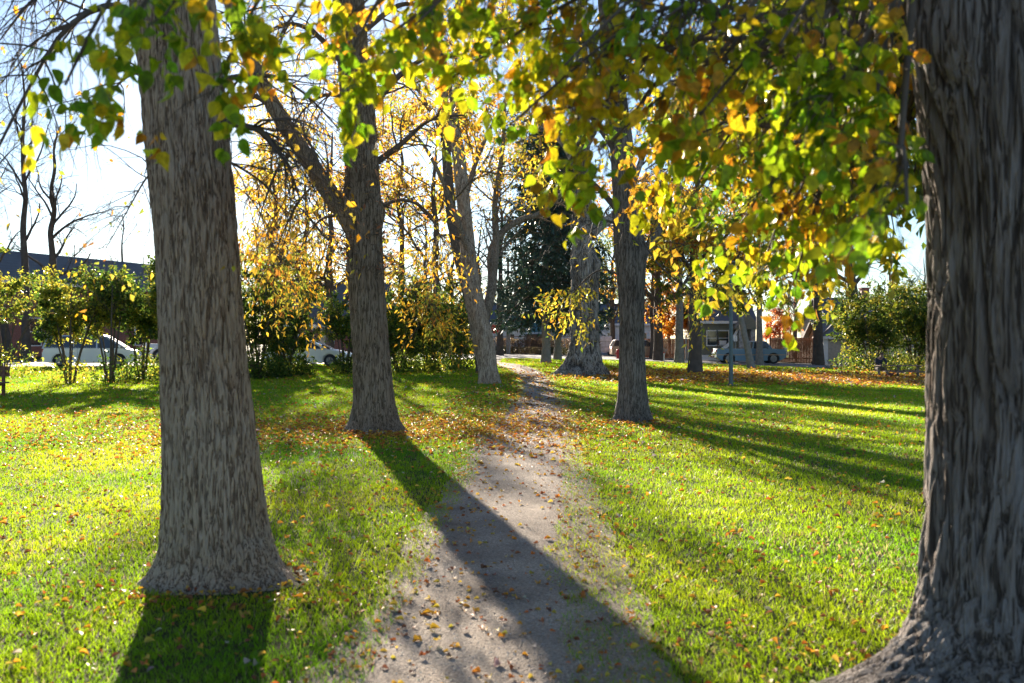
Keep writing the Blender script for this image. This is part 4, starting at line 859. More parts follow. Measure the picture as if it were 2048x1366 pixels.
def hedge(label, px0, px1, Yd, hgt, dep, cols, seed):
    rg = np.random.default_rng(seed); a = GX(px0, Yd); b = GX(px1, Yd); n = int((b[0]-a[0])*900*hgt)
    t = thing('hedge', label, 'hedge', ((a[0]+b[0])/2, Yd, (a[2]+b[2])/2))
    x = rg.uniform(a[0], b[0], n); y = Yd+rg.uniform(-dep/2, dep/2, n); z = zt(x, y)+rg.random(n)*hgt*(1+.15*noise3(np.stack([x, y, x*0], -1), seed))
    crown('foliage', (np.stack([x, y, z], -1), .10*rg.uniform(.6, 1.3, n), rg.normal(size=(n, 3)), rg.normal(size=(n, 3))), LEAF_KITE, cols, [1]*len(cols), LF, t)
    st = np.stack([np.stack([rg.uniform(a[0], b[0], 260), np.full(260, Yd)+rg.uniform(-dep/3, dep/3, 260), np.full(260, a[2])], -1)]*4, 1)
    st[:, :, 2] = zt(st[:, :, 0], st[:, :, 1])+np.linspace(0, hgt*.9, 4)[None]; st[:, 1:, :2] += rg.normal(size=(260, 3, 2))*.08
    twigs_of([(st, np.full((260, 4), .012))], 'stems', t)
hedge('low dark clipped hedge along the far kerb behind the spruces', 925, 1190, 93.5, .75, .8, [(0.06, 0.045, 0.03), (0.08, 0.07, 0.03), (.05, .06, .02)], 5)
hedge('taller brown twiggy hedge behind the chain-link fence', 930, 1200, 99, 1.5, 1.0, [(0.12, 0.08, 0.05), (0.20, 0.13, 0.06), (.10, .10, .04)], 6)
hedge('round dark hedge right of the wrapped white trailer', 1215, 1300, 100, 1.5, 1.5, [(0.035, 0.045, 0.02), (0.05, 0.05, 0.03)], 7)
hedge('dark hedge across the street behind the last shrubs', 700, 925, 100, 1.3, 1.0, [(0.05, 0.05, 0.03), (0.08, 0.06, 0.04)], 8)
# ================================================================== VEHICLES
def paint(name, col, rough=.28, metal=.3):
    m, n, b = mat(name); b.inputs['Base Color'].default_value = (*col, 1); b.inputs['Roughness'].default_value = rough; b.inputs['Metallic'].default_value = metal
    t = n.nodes.new('ShaderNodeTexNoise'); t.inputs['Scale'].default_value = 2.0; t.inputs['Detail'].default_value = 6
    tc = n.nodes.new('ShaderNodeTexCoord'); n.links.new(tc.outputs['Object'], t.inputs['Vector'])
    mr = n.nodes.new('ShaderNodeMapRange'); mr.inputs['To Min'].default_value = rough*.7; mr.inputs['To Max'].default_value = rough*1.6; n.links.new(t.outputs['Fac'], mr.inputs['Value']); n.links.new(mr.outputs[0], b.inputs['Roughness'])
    b.inputs['Coat Weight'].default_value = .5; MATS[name] = m; return m
M_TYRE = plain('tyre_rubber', (0.025, 0.025, 0.027), .85); M_RIM = plain('alloy_rim', (0.22, 0.22, 0.23), .4, metal=.8)
M_CHROME = plain('chrome', (0.7, 0.7, 0.72), .15, metal=1.0); M_TAIL = plain('tail_lamp_red', (0.45, 0.02, 0.02), .25); M_HEAD = plain('headlamp_clear', (0.7, 0.72, 0.75), .1, spec=.9)
def arc(cx, r, z0, a0=200, a1=-20, n=9):
    return [(cx+r*math.cos(R(a0+(a1-a0)*k/(n-1))), z0+r*math.sin(R(a0+(a1-a0)*k/(n-1)))) for k in range(n)]
def vehicle(name, label, cat, x, y, rz, pm, low, cabin, w, wheels, wr, roofm=None, rails=(), bed=None, glass_in=.14):
    """low: side outline of the lower body (x,z) front at +x, excluding wheel arches; cabin: (x0,x1,x2,x3,z0,z1) rear foot, rear top, front top, front foot"""
    g = float(zt(x, y))+.03; t = thing(name, label, cat, (x, y, g), rz)
    top, zb = low
    poly = list(top)                       # runs front-bottom -> over the top -> rear-bottom (x decreasing)
    for cxw in sorted(wheels): poly += arc(cxw, wr*1.16, wr)
    b = MB().prism(poly, -w/2, w/2).build('body', pm, t, bevel=.05)
    for cxw in wheels: MB().box(cxw-wr*1.1, cxw+wr*1.1, -w/2+.22, w/2-.22, zb+.02, wr*2.1).build('wheel_well', M_DARK, t)
    x0, x1, x2, x3, z0, z1 = cabin; gi = glass_in; wb = w/2-.04; wt = w/2-gi
    V = [(x0, -wb, z0), (x3, -wb, z0), (x3, wb, z0), (x0, wb, z0), (x1, -wt, z1), (x2, -wt, z1), (x2, wt, z1), (x1, wt, z1)]
    MB().add(V, [(3, 2, 1, 0), (4, 5, 6, 7), (0, 1, 5, 4), (1, 2, 6, 5), (2, 3, 7, 6), (3, 0, 4, 7)]).build('windows', M_GLASS, t)
    MB().add([(x1-.07, -wt-.03, z1-.03), (x2+.07, -wt-.03, z1-.03), (x2+.07, wt+.03, z1-.03), (x1-.07, wt+.03, z1-.03), (x1+.05, -wt+.06, z1+.05), (x2-.10, -wt+.06, z1+.05), (x2-.10, wt-.06, z1+.05), (x1+.05, wt-.06, z1+.05)],
             [(3, 2, 1, 0), (4, 5, 6, 7), (0, 1, 5, 4), (1, 2, 6, 5), (2, 3, 7, 6), (3, 0, 4, 7)]).build('roof', roofm or pm, t, bevel=.02)
    pl = MB()
    for sgn in (-1, 1):
        for (xa, xb) in [(x0, x1), (x3, x2)]+list(rails):
            pl.tube([(xa, sgn*(wb+.002), z0-.03), (xb, sgn*(wt+.002), z1)], .045 if (xa, xb) in rails else .06, 6)
    pl.build('pillars', pm, t)
    for sgn in (-1, 1):
        for cxw in wheels:
            wy = sgn*(w/2-.10); k = MB().tube([(cxw, wy-.10, wr), (cxw, wy-.085, wr), (cxw, wy+.085, wr), (cxw, wy+.10, wr)], [wr*.93, wr, wr, wr*.93], 28).build('wheel', M_TYRE, t)
            rm = MB().tube([(cxw, wy+sgn*.095, wr), (cxw, wy+sgn*.115, wr)], [wr*.64, wr*.60], 20)
            for q in range(5): a = q*2*math.pi/5; rm.tube([(cxw, wy+sgn*.125, wr), (cxw+wr*.55*math.cos(a), wy+sgn*.12, wr+wr*.55*math.sin(a))], .03, 5)
            rm.build('rim', M_RIM, k)
    xs = [p[0] for p in top]; xf, xr = max(xs), min(xs); zh = [p[1] for p in top if p[0] > xf-.35]; zhh = max(zh)-.24; zr_ = max(p[1] for p in top if p[0] < xr+.3)-.30
    for sgn in (-1, 1):
        MB().box(xf-.10, xf+.015, sgn*(w/2-.30)-.18, sgn*(w/2-.30)+.18, zhh, zhh+.15).build('headlight', M_HEAD, t, bevel=.02)
        MB().box(xr-.015, xr+.12, sgn*(w/2-.14)-.10, sgn*(w/2-.14)+.10, zr_, zr_+.24).build('tail_light', M_TAIL, t, bevel=.02)
        MB().box(x3-.35, x3-.22, sgn*(w/2+.10)-.10, sgn*(w/2+.10)+.10, z0+.02, z0+.17).build('wing_mirror', pm, t, bevel=.03)
        for dx in [(x1+x2)/2+.05]:
            f = MB().box(dx-.004, dx+.004, sgn*w/2-.006, sgn*w/2+.004, .35, z0).build('door_gap', M_DARK, t)
            MB().box(dx-.35, dx-.15, sgn*(w/2+.02)-.015, sgn*(w/2+.02)+.015, z0-.18, z0-.14).build('door_handle', M_CHROME, t)
    return t
P_SILV = paint('silver_paint', (0.60, 0.61, 0.65)); P_WHT = paint('white_paint', (0.62, 0.63, 0.66), .3, 0.0); P_BLU = paint('faded_blue_paint', (0.13, 0.24, 0.34), .45, .1); P_BLK = paint('black_paint', (0.02, 0.022, 0.03), .2, .2); P_TAN = paint('tan_paint', (.45, .30, .20), .4, .1)
def vpx(px, py, dy=.9): g = G(px, py); return g[0], g[1]+dy
# silver sedan, nose to the right
x, y = vpx(622, 734)
SEDAN = ([(2.35, .25), (2.40, .55), (2.30, .78), (1.45, .95), (.9, 1.0), (-1.5, 1.06), (-2.28, 1.06), (-2.40, .80), (-2.38, .28)], .22)
vehicle('parked_car', 'silver sedan parked on the street beyond the shrub row, nose to the right', 'car', x-.3, y, R(-3), P_SILV, SEDAN, (-2.0, -1.0, .25, 1.25, .98, 1.44), 1.82, (-1.42, 1.42), .33, rails=[(-.35, -.35)], glass_in=.28)
# minivan
x, y = vpx(172, 735)
VAN = ([(2.45, .28), (2.52, .62), (2.42, .88), (1.75, 1.05), (1.3, 1.08), (-2.38, 1.10), (-2.48, .9), (-2.48, .3)], .25)
vehicle('parked_minivan', 'silver minivan parked behind the airy left shrubs', 'minivan', x, y, R(14), P_SILV, VAN, (-2.44, -2.15, .75, 1.85, 1.04, 1.72), 1.95, (-1.55, 1.50), .35, rails=[(-.9, -.85), (.35, .35)], glass_in=.2)
x, y = vpx(300, 728); 
TRK = ([(2.85, .42), (2.90, .85), (2.82, 1.12), (1.35, 1.22), (1.2, 1.22), (-.55, 1.22), (-.58, 1.20), (-2.88, 1.20), (-2.92, .9), (-2.90, .45)], .42)
vehicle('parked_pickup', 'white pickup parked partly behind the nearest ash trunk', 'pickup truck', x+.4, y+5, R(17), P_WHT, TRK, (-.62, -.45, .65, 1.3, 1.16, 1.85), 2.0, (-1.75, 1.85), .40, rails=[(.2, .2)], glass_in=.18)
# blue pickup on the right, nose to the right
x, y = vpx(1505, 729, 1.2)
tp = vehicle('parked_pickup', 'old faded blue pickup with a long bed, parked in front of the olive house', 'pickup truck', x, y, R(-1), P_BLU, ([(2.72, .50), (2.78, .95), (2.66, 1.17), (1.35, 1.24), (1.2, 1.24), (.1, 1.24), (.08, 1.22), (-2.72, 1.22), (-2.80, .9), (-2.78, .52)], .48), (.10, .2, 1.15, 1.62, 1.2, 1.80), 1.98, (-1.80, 1.75), .42, roofm=P_WHT, rails=[], glass_in=.16)
MB().box(-2.7, .0, -.85, .85, 1.235, 1.245).build('bed_opening', M_DARK, tp)
for s in (-1, 1): MB().box(-2.74, 2.7, s*.99-.008, s*.99+.008, .70, .76).build('side_moulding', M_TAIL if False else P_TAN, tp)
MB().box(2.76, 2.96, -1.0, 1.0, .50, .68).build('bumper', M_CHROME, tp, bevel=.03); MB().box(-2.96, -2.78, -1.0, 1.0, .50, .66).build('bumper', M_CHROME, tp, bevel=.03)
q = MB()
for k in range(4): q.tube([(2.98, -.6+k*.4, .5), (3.0, -.6+k*.4, 1.25)], .025, 6)
q.tube([(3.0, -.7, 1.25), (3.0, .7, 1.25)], .03, 6); q.tube([(3.0, -.7, .95), (3.0, .7, .95)], .025, 6); q.build('grille_guard', M_CHROME, tp)
g = G(1712, 722)
vehicle('parked_car', 'dark car mostly hidden behind the left end of the thicket', 'car', g[0]+.6, g[1]+4.5, R(172), P_BLK, SEDAN, (-2.0, -1.0, .25, 1.25, .98, 1.44), 1.82, (-1.42, 1.42), .33, rails=[(-.35, -.35)], glass_in=.28)
g = GX(1262, 92)
vehicle('parked_car', 'tan and white car just showing right of the banded ash trunk', 'car', g[0]+.6, g[1], R(2), P_TAN, VAN, (-2.44, -2.15, .75, 1.85, 1.04, 1.62), 1.85, (-1.55, 1.50), .33, roofm=P_WHT, rails=[(-.9, -.85), (.35, .35)], glass_in=.2)

# ================================================================== STREET FURNITURE
def text(s, size, m, parent, loc, rot, ext=.002, name='lettering'):
    c = bpy.data.curves.new(name, 'FONT'); c.body = s; c.size = size; c.extrude = ext; c.align_x = 'CENTER'; c.align_y = 'CENTER'
    o = bpy.data.objects.new('tmp', c); COL.objects.link(o); dg = bpy.context.evaluated_depsgraph_get()
    me = bpy.data.meshes.new_from_object(o.evaluated_get(dg)); bpy.data.objects.remove(o); me.materials.clear(); me.materials.append(m)
    t = bpy.data.objects.new(name, me); COL.objects.link(t); t.parent = parent; t.location = loc; t.rotation_euler = rot; return t
M_RED = plain('sign_red', (0.55, 0.025, 0.03), .4, nz=.06); M_SIGNW = plain('sign_white', (0.85, 0.83, 0.80), .4, nz=.03); M_SIGNB = plain('sign_back_grey', (0.32, 0.33, 0.34), .5, metal=.3)
g = GX(990, 80)
t = thing('stop_sign', 'red octagonal stop sign partly covered by the pale leaning trunk', 'stop sign', tuple(g))
hc = (H-(658-683)/F*80)-g[2]
MB().tube([(0, .03, -.3), (0, .03, hc+.42)], .032, 8).build('post', M_METAL, t)
octo = lambda r: [(r*math.cos(R(22.5+45*k)), hc+r*math.sin(R(22.5+45*k))) for k in range(8)]
pn_ = MB().prism(octo(.41), -.012, -.002).build('sign_plate', M_SIGNW, t); MB().prism(octo(.385), -.0165, -.0125).build('red_face', M_RED, pn_)
text('STOP', .34, M_SIGNW, t, (0, -.0175, hc), (R(90), 0, 0))
# tree-side small white sign by the sedan
g = GX(628, 72); t = thing('street_sign', 'small white rectangular sign on a thin post behind the sedan', 'sign', tuple(g)); hc = H+28/F*72-g[2]
MB().tube([(0, .02, -.3), (0, .02, hc+.25)], .025, 8).build('post', M_METAL, t); MB().box(-.13, .13, -.006, 0, hc-.2, hc+.22).build('sign_plate', M_SIGNW, t, bevel=.002)
g = GX(1020, 90); t = thing('street_sign', 'grey back of a rectangular sign beside the utility pole', 'sign', tuple(g)); hc = H+22/F*90-g[2]
MB().tube([(0, -.03, -.3), (0, -.03, hc+.35)], .03, 8).build('post', M_METAL, t); MB().box(-.24, .24, 0, .006, hc-.32, hc+.32).build('sign_plate', M_SIGNB, t)
g = GX(1016, 92); t = thing('utility_pole', 'weathered wooden utility pole across the street behind the spruce boughs', 'pole', tuple(g))
MB().tube([(0, 0, -.3), (0, 0, 4), (0, 0, 9)], [.16, .14, .11], 12).build('pole', M_BBG, t); MB().box(-1.2, 1.2, -.2, -.1, 8.2, 8.32).build('crossarm', M_BBG, t)
g = GX(1129, 97); t = thing('street_sign', 'thin pole with a small grey sign right of the farther spruce', 'sign', tuple(g)); MB().tube([(0, 0, -.3), (0, 0, 2.6)], .035, 8).build('post', M_METAL, t); MB().box(-.2, .2, -.045, -.037, 2.0, 2.6).build('sign_plate', M_SIGNB, t)
g = GX(1372, 80); t = thing('marker_post', 'tall thin metal post left of the forked maple', 'post', tuple(g)); MB().tube([(0, 0, -.3), (0, 0, 2.05)], .06, 8).build('post', M_METAL, t); MB().tube([(0, 0, 2.05), (0, 0, 2.12)], .07, 8).build('cap', M_METAL, t)
g = GX(1376.5, 76); t = thing('marker_post', 'short white post just left of the forked maple', 'post', tuple(g)); MB().tube([(0, 0, -.2), (0, 0, 1.05)], .045, 8).build('post', M_TRIM, t); MB().tube([(0, 0, 1.05), (0, 0, 1.10)], .05, 8).build('cap', M_TRIM, t)
g = GX(1328, 78); t = thing('marker_post', 'small white marker beside the thicker paired trunk', 'post', tuple(g)); MB().tube([(0, 0, -.2), (0, 0, .72)], .05, 8).build('post', M_TRIM, t); MB().tube([(0, 0, .72), (0, 0, .78)], .06, 8).build('cap', M_RED, t)
g = GX(1471, 84); t = thing('street_sign', 'small pale parking sign on a thin post behind the blue pickup', 'sign', tuple(g)); MB().tube([(0, .02, -.3), (0, .02, 2.3)], .03, 8).build('post', M_METAL, t); MB().box(-.15, .15, -.006, 0, 1.8, 2.3).build('sign_plate', M_SIGNW, t)
# hydrant
g = G(1236, 718); t = thing('fire_hydrant', 'red fire hydrant at the kerb, left of the banded ash trunk', 'fire hydrant', tuple(g))
M_HYD = plain('hydrant_red', (0.45, 0.03, 0.03), .45)
MB().tube([(0, 0, -.05), (0, 0, .06), (0, 0, .061), (0, 0, .62), (0, 0, .63), (0, 0, .68)], [.21, .21, .14, .14, .18, .18], 16).build('barrel', M_HYD, t)
MB().tube([(0, 0, .68), (0, 0, .78), (0, 0, .84), (0, 0, .86)], [.16, .13, .06, .03], 16).build('bonnet', M_HYD, t); MB().tube([(0, 0, .86), (0, 0, .92)], .035, 5).build('nut', M_HYD, t)
for s in (-1, 1): MB().tube([(s*.12, 0, .48), (s*.24, 0, .48)], .065, 12).build('outlet', M_HYD, t)
MB().tube([(0, -.12, .42), (0, -.25, .42)], .085, 12).build('outlet', M_HYD, t)
# wrapped trailer
g = GX(1207, 99); t = thing('box_trailer', 'white boxy trailer parked across the street right of the huge fluted trunk', 'trailer', tuple(g))
M_TRL = plain('white_sheet', (.62, .64, .70), .5, nz=.25, scale=3.5, bump=1.0)
MB().box(-.85, .85, 0, 3.4, .35, 1.95).build('body', M_TRL, t, bevel=.06)
for z in (.85, 1.4): MB().box(-.87, .87, -.02, -.003, z, z+.04).build('seam', M_SIGNB, t)
for s in (-1, 1): MB().tube([(s*.88, 1.7, .3), (s*.72, 1.7, .3)], .3, 18).build('wheel', M_TYRE, t)
# lamp post
g = G(1462, 772); t = thing('lamp_post', 'slim grey-green lamp post with a flat disc top on the lawn', 'lamp post', tuple(g))
M_LAMP = plain('lamp_green_grey', (0.10, 0.14, 0.15), .45, metal=.3)
hh = H+(683-526)/F*g[1]-g[2]
MB().tube([(0, 0, -.2), (0, 0, hh-.45), (0, 0, hh-.4)], [.085, .07, .07], 16).build('pole', M_LAMP, t)
MB().tube([(0, 0, hh-.4), (0, 0, hh-.1), (0, 0, hh-.04)], [.075, .16, .17], 16).build('lamp_housing', M_LAMP, t)
MB().tube([(0, 0, hh-.04), (0, 0, hh), (0, 0, hh+.05), (0, 0, hh+.08)], [.30, .36, .33, .10], 24).build('lamp_disc', plain('lamp_disc_metal', (.2, .22, .23), .35, metal=.6), t)
MB().tube([(0, 0, -.05), (0, 0, .06), (0, 0, .07)], [.15, .15, .09], 16).build('base_plate', M_LAMP, t)
# picnic table and man
M_PLANK = plain('weathered_plank', (0.20, 0.12, 0.09), .75, nz=.25, scale=9, bump=.3); M_FRAME = plain('painted_steel', (0.13, 0.11, 0.10), .5, metal=.4)
gp = G(1812, 759); S = 1.0
tb_ = thing('picnic_table', 'brown picnic table with attached benches in front of the thicket', 'picnic table', (gp[0]+.02, gp[1]+.8, gp[2]), R(1))
q = MB()
for k in range(5): q.box(-1.25, 1.08, -.37+k*.15, -.37+k*.15+.14, .715, .755)
q.build('table_top', M_PLANK, tb_)
for s in (-1, 1):
    q = MB()
    for k in range(2): q.box(-1.2, 1.35, s*.72-.14+k*.145, s*.72-.14+k*.145+.135, .42, .455)
    q.build('bench', M_PLANK, tb_)
for xx in (-.15, .95):
    MB().box(xx-.04, xx+.04, -.08, .08, -.05, .70).box(xx-.04, xx+.04, -.35, .35, .66, .715).box(xx-.035, xx+.035, -.8, .8, .36, .42).box(xx-.05, xx+.05, -.3, .3, -.06, .02).build('leg', M_FRAME, tb_)
SKIN = plain('skin', (0.36, 0.21, 0.155), .5, nz=.05); M_NAVY = plain('navy_jacket', (0.022, 0.026, 0.045), .8, nz=.3, scale=12, bump=.3); M_KHAKI = plain('khaki_trousers', (0.22, 0.19, 0.15), .85, nz=.2, scale=10, bump=.3)
M_SHOE = plain('pale_shoe', (0.55, 0.52, 0.55), .6); M_HAIR = plain('brown_hair', (0.10, 0.055, 0.03), .7, nz=.3, scale=30); M_BEARD = plain('grey_beard', (.27, .22, .20), .8, nz=.2, scale=30)
def skin(name, verts, edges, rad, m, parent, root=0, sub=2):
    me = bpy.data.meshes.new(name); me.from_pydata(verts, edges, []); o = bpy.data.objects.new(name, me); COL.objects.link(o)
    md = o.modifiers.new('skin', 'SKIN'); md.use_smooth_shade = True
    for i, r in enumerate(rad): me.skin_vertices[0].data[i].radius = r if hasattr(r, '__len__') else (r, r); me.skin_vertices[0].data[i].use_root = (i == root)
    sb = o.modifiers.new('sub', 'SUBSURF'); sb.levels = sub; sb.render_levels = sub
    dg = bpy.context.evaluated_depsgraph_get(); me2 = bpy.data.meshes.new_from_object(o.evaluated_get(dg)); bpy.data.objects.remove(o)
    me2.materials.clear(); me2.materials.append(m)
    for p in me2.polygons: p.use_smooth = True
    o = bpy.data.objects.new(name, me2); COL.objects.link(o); o.parent = parent; return o
# sits on the far bench at the table's left end, facing the camera (-y), leaning on the table, head bowed to the right
pe = thing('person', 'man in navy jacket and khaki trousers bowed over the picnic table\'s left end', 'person', (gp[0]+.02-.97, gp[1]+.8+.66, gp[2]))
V = [(0, .02, .58), (0, -.03, .75), (0, -.10, .95), (.01, -.20, 1.12), (.03, -.28, 1.20), (.05, -.35, 1.26), (.06, -.39, 1.34),      # 0 pelvis .. 6 head top
     (-.10, 0, .56), (-.14, -.42, .55), (-.15, -.50, .30), (-.15, -.46, .10), (-.15, -.56, .05),                                  # 7-11 his right leg (photo left)
     (.11, 0, .56), (.22, -.42, .55), (.30, -.56, .30), (.34, -.54, .10), (.37, -.64, .05),                                       # 12-16
     (-.20, -.16, 1.10), (-.27, -.34, .90), (-.14, -.58, .80), (-.06, -.62, .80),                                                  # 17-20 right arm
     (.21, -.18, 1.10), (.31, -.36, .92), (.20, -.58, .80), (.12, -.62, .80)]                                                     # 21-24
E = [(0, 1), (1, 2), (2, 3), (3, 4), (4, 5), (5, 6), (0, 7), (7, 8), (8, 9), (9, 10), (10, 11), (0, 12), (12, 13), (13, 14), (14, 15), (15, 16), (3, 17), (17, 18), (18, 19), (19, 20), (3, 21), (21, 22), (22, 23), (23, 24)]
rad = [(.12, .10), (.11, .09), (.12, .10), (.09, .08), .05, .085, .08, .09, .075, .055, .04, .035, .09, .075, .055, .04, .035, .065, .05, .035, .03, .065, .05, .035, .03]
skin('body', V, E, rad, SKIN, pe)
for s, hp in ((-1, V[20]), (1, V[24])):      # fingers laid on the table
    hv = Vector(hp); q = [hv]; ed = []
    for k, (a, L_) in enumerate([(-.5, .055), (-.2, .075), (.05, .08), (.3, .074), (.55, .06)]):
        d = Vector((math.sin(a)-s*.5, -math.cos(a), 0)).normalized(); n0 = len(q); q += [hv+d*.04, hv+d*(.04+L_*.5)+Vector((0, 0, .006)), hv+d*(.04+L_)+Vector((0, 0, -.012))]; ed += [(0, n0), (n0, n0+1), (n0+1, n0+2)]
    skin('hand', [tuple(v) for v in q], ed, [.028]+[.010, .009, .008]*5, SKIN, pe, sub=1)
jv = [V[i] for i in (0, 1, 2, 3)]+[V[17], V[18], V[19], V[21], V[22], V[23]]
skin('jacket', jv, [(0, 1), (1, 2), (2, 3), (3, 4), (4, 5), (5, 6), (3, 7), (7, 8), (8, 9)], [(.175, .15), (.17, .14), (.185, .15), (.16, .14), .09, .07, .052, .09, .07, .052], M_NAVY, pe)
tv = [V[i] for i in (0, 7, 8, 9, 10, 12, 13, 14, 15)]
skin('trousers', tv, [(0, 1), (1, 2), (2, 3), (3, 4), (0, 5), (5, 6), (6, 7), (7, 8)], [(.17, .13), .105, .092, .075, .062, .105, .092, .075, .062], M_KHAKI, pe)
for (a, b) in ((10, 11), (15, 16)):
    pa, pb = Vector(V[a]), Vector(V[b]); skin('shoe', [tuple(pa+Vector((0, .03, -.05))), tuple((pa+pb)/2+Vector((0, 0, -.03))), tuple(pb+Vector((0, -.09, -.01)))], [(0, 1), (1, 2)], [.055, .055, .04], M_SHOE, pe)
skin('hair', [(.045, -.27, 1.30), (.055, -.32, 1.40), (.065, -.40, 1.41)], [(0, 1), (1, 2)], [.092, .10, .082], M_HAIR, pe)
skin('beard', [(.06, -.43, 1.25), (.065, -.46, 1.20), (.07, -.46, 1.14)], [(0, 1), (1, 2)], [.034, .034, .02], M_BEARD, pe)
hd = Vector((.06, -.455, 1.31)); 
MB().tube([hd+Vector((0, .0, .03)), hd+Vector((0, -.045, -.01)), hd+Vector((0, -.01, -.03))], [.012, .02, .01], 8).build('nose', SKIN, pe, smooth=True)
for s in (-1, 1):
    MB().tube([hd+Vector((s*.034-.014, -.012, .035)), hd+Vector((s*.034+.014, -.012, .035))], .009, 8).build('eye', M_DARK, pe)
    MB().tube([hd+Vector((s*.082, .07, .0)), hd+Vector((s*.095, .075, .03)), hd+Vector((s*.082, .07, .06))], [.012, .02, .012], 8).build('ear', SKIN, pe, smooth=True)
t = thing('bag', 'reddish-brown bag on the grass under the picnic table', 'bag', (gp[0]-.52, gp[1]+.95, gp[2]))
MB().prism([(-.2, 0), (.2, 0), (.17, .33), (-.15, .36)], -.11, .11).build('bag_body', plain('bag_red', (.18, .06, .045), .8), t, bevel=.04)
MB().tube([(-.08, 0, .33), (-.06, 0, .45), (.06, 0, .45), (.08, 0, .32)], .012, 6).build('handle', M_DARK, t)
M_OLD = plain('old_brown_wood', (.16, .08, .05), .8, nz=.3, scale=10, bump=.3)
# bench end at the left edge
g = G(4, 795); t = thing('park_bench', 'weathered brown wooden bench end cut off by the left edge', 'bench', (g[0]-.92, g[1]+.3, 0), R(0))
for k in range(3): MB().box(-.85, .90, -.25+k*.15, -.25+k*.15+.13, .41, .45).build('seat_plank', M_OLD, t)
for z in (.6, .78): MB().box(-.85, .86, .24, .28, z, z+.12).build('back_plank', M_OLD, t)
for xx in (-.7, .70):
    MB().box(xx-.05, xx+.05, -.28, -.19, -.05, .41).box(xx-.05, xx+.05, .20, .237, -.05, .92).box(xx-.04, xx+.04, -.19, .20, .34, .405).build('leg', M_OLD, t)

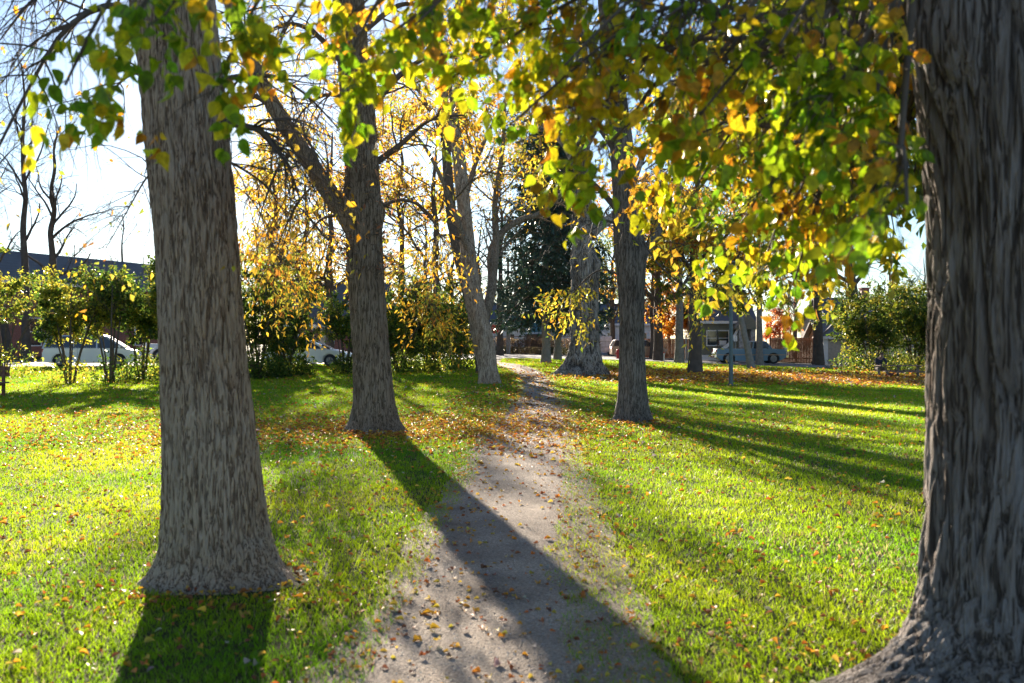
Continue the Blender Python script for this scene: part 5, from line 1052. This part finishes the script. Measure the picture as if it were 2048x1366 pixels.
# ================================================================== FALLEN LEAVES
def litter():
    rg = np.random.default_rng(17); X = []; Yv = []; S_ = []
    def add(x, y, s): X.append(x); Yv.append(y); S_.append(s)
    n = 11000; y = (4**.6+rg.random(n)*(70**.6-4**.6))**(1/.6); x = (rg.random(n)*2-1)*(.56*y+1); add(x, y, .034*(1+y/32))
    def blob(px, py, sx, sy, n, s=.06):
        g = G(px, py); add(g[0]+rg.normal(size=n)*sx, g[1]+rg.normal(size=n)*sy, s*np.ones(n))
    # under and around tree 2, and the drift across the path
    blob(700, 860, 2.6, 2.2, 2600, .055); blob(560, 870, 2.4, 1.6, 1100, .055); blob(900, 850, 1.6, 1.8, 1100, .055); blob(1060, 860, 1.1, 2.2, 1300, .055); blob(1040, 800, 1.2, 4, 900, .07)
    blob(180, 840, 3, 2.5, 900, .06); blob(150, 895, 1.6, 1.0, 350, .05); blob(1260, 850, 2.5, 3, 900, .055); blob(1075, 757, 1.2, 4, 800, .08)
    blob(430, 1200, .45, .22, 160, .035); blob(560, 1150, .15, .2, 60, .035); blob(750, 872, .7, .3, 220, .05); blob(1265, 850, .6, .3, 160, .05); blob(1700, 1340, .3, .3, 60, .035)
    n = 15000; px = rg.uniform(1210, 1880, n); py = 752+rg.normal(size=n)*6+(px-1210)*.012
    q = np.array([G(a, b)[:2] for a, b in zip(px[::6], py[::6])]); q = np.repeat(q, 6, 0)[:n]; q += rg.normal(size=(len(q), 2))*[.9, 1.0]; add(q[:, 0], q[:, 1], np.full(len(q), .115))
    # along the path edges and on the path
    n = 1700; y = 3.8+rg.random(n)**1.1*24; a = np.interp(y, PLc[:, 1], PLc[:, 0]); b = np.interp(y, PRc[:, 1], PRc[:, 0]); sd = rg.random(n) < .5
    add(np.where(sd, a, b)+rg.normal(size=n)*.22, y, np.full(n, .028)); n = 450; y = 3.8+rg.random(n)**1.2*24; a = np.interp(y, PLc[:, 1], PLc[:, 0]); b = np.interp(y, PRc[:, 1], PRc[:, 0]); add(a+(b-a)*rg.random(n), y, np.full(n, .028))
    x = np.concatenate(X); y = np.concatenate(Yv); s = np.concatenate([np.broadcast_to(v, xx.shape) for v, xx in zip(S_, X)])*rg.uniform(.6, 1.5, len(x))
    ok = (y > 3.5) & (y < np.interp(x, np.array(NEAR)[:, 0], np.array(NEAR)[:, 1])); x, y, s = x[ok], y[ok], s[ok]; n = len(x)
    pu, pw = pathu(x, y); on = (pu > 0.02) & (pu < .98)
    z = zt(x, y)+np.where(on, .018, rg.uniform(.012, .040, n)*(1+y/22)); C = np.stack([x, y, z], -1)
    az = rg.uniform(0, 2*math.pi, n); ax = np.stack([np.cos(az), np.sin(az), rg.normal(size=n)*.25], -1); nn = np.stack([rg.normal(size=n)*.3, rg.normal(size=n)*.3, np.ones(n)], -1)
    tv = LEAF_BROAD[0].copy(); tv[:, 2] = tv[:, 2]*.6+np.abs(tv[:, 0])*.45
    V, fs, k = leaves(C, s, ax, nn, (tv, LEAF_BROAD[1]))
    t = palette(n, [(0.62, 0.30, 0.03), (0.48, 0.15, 0.03), (0.26, 0.10, 0.045), (0.66, 0.46, 0.06), (0.50, 0.42, 0.34)], [4, 2.4, 1.8, 3, .6], P=None)
    o = npmesh('fallen_leaves', V, fs, leafmat('dry_leaf', .40, .55, 1.2, .4), tint=np.repeat(t, k, 0)); tag(o, 'orange, yellow and brown fallen leaves scattered over the lawn and the path', 'fallen leaves', kind='stuff')
litter()
# small stones on the path
def pebbles():
    rg = np.random.default_rng(23); n = 5000; y = 3.8+rg.random(n)**1.8*16; a = np.interp(y, PLc[:, 1], PLc[:, 0]); b = np.interp(y, PRc[:, 1], PRc[:, 0]); x = a+(b-a)*(rg.random(n)*1.1-.05)
    tv = np.array([(1, 0, 0), (.3, .9, 0), (-.8, .5, 0), (-.7, -.6, 0), (.4, -.8, 0), (0, 0, .7)]); tf = [np.array([(0, 1, 5), (1, 2, 5), (2, 3, 5), (3, 4, 5), (4, 0, 5)])]
    az = rg.uniform(0, 6.28, n); V, fs, k = leaves(np.stack([x, y, np.full(n, .012)], -1), .006*rg.uniform(.5, 1.7, n), np.stack([np.cos(az), np.sin(az), 0*az], -1), np.tile([0, 0, 1.], (n, 1)), (tv, tf))
    V2 = V.reshape(n, k, 3); V2[:, :5, 2] = .011; V2[:, 5, 2] = .012+.006*rg.uniform(.3, 1, n)
    t = palette(n, [(.35, .31, .28), (.22, .19, .17), (.5, .46, .42)], [2, 2, 1]); o = npmesh('gravel', V2.reshape(-1, 3), fs, leafmat('pebble', 0.0, .7, 1.0), tint=np.repeat(t, k, 0)); tag(o, 'small loose stones on the dirt path', 'gravel', kind='stuff')
pebbles()
make_grass()
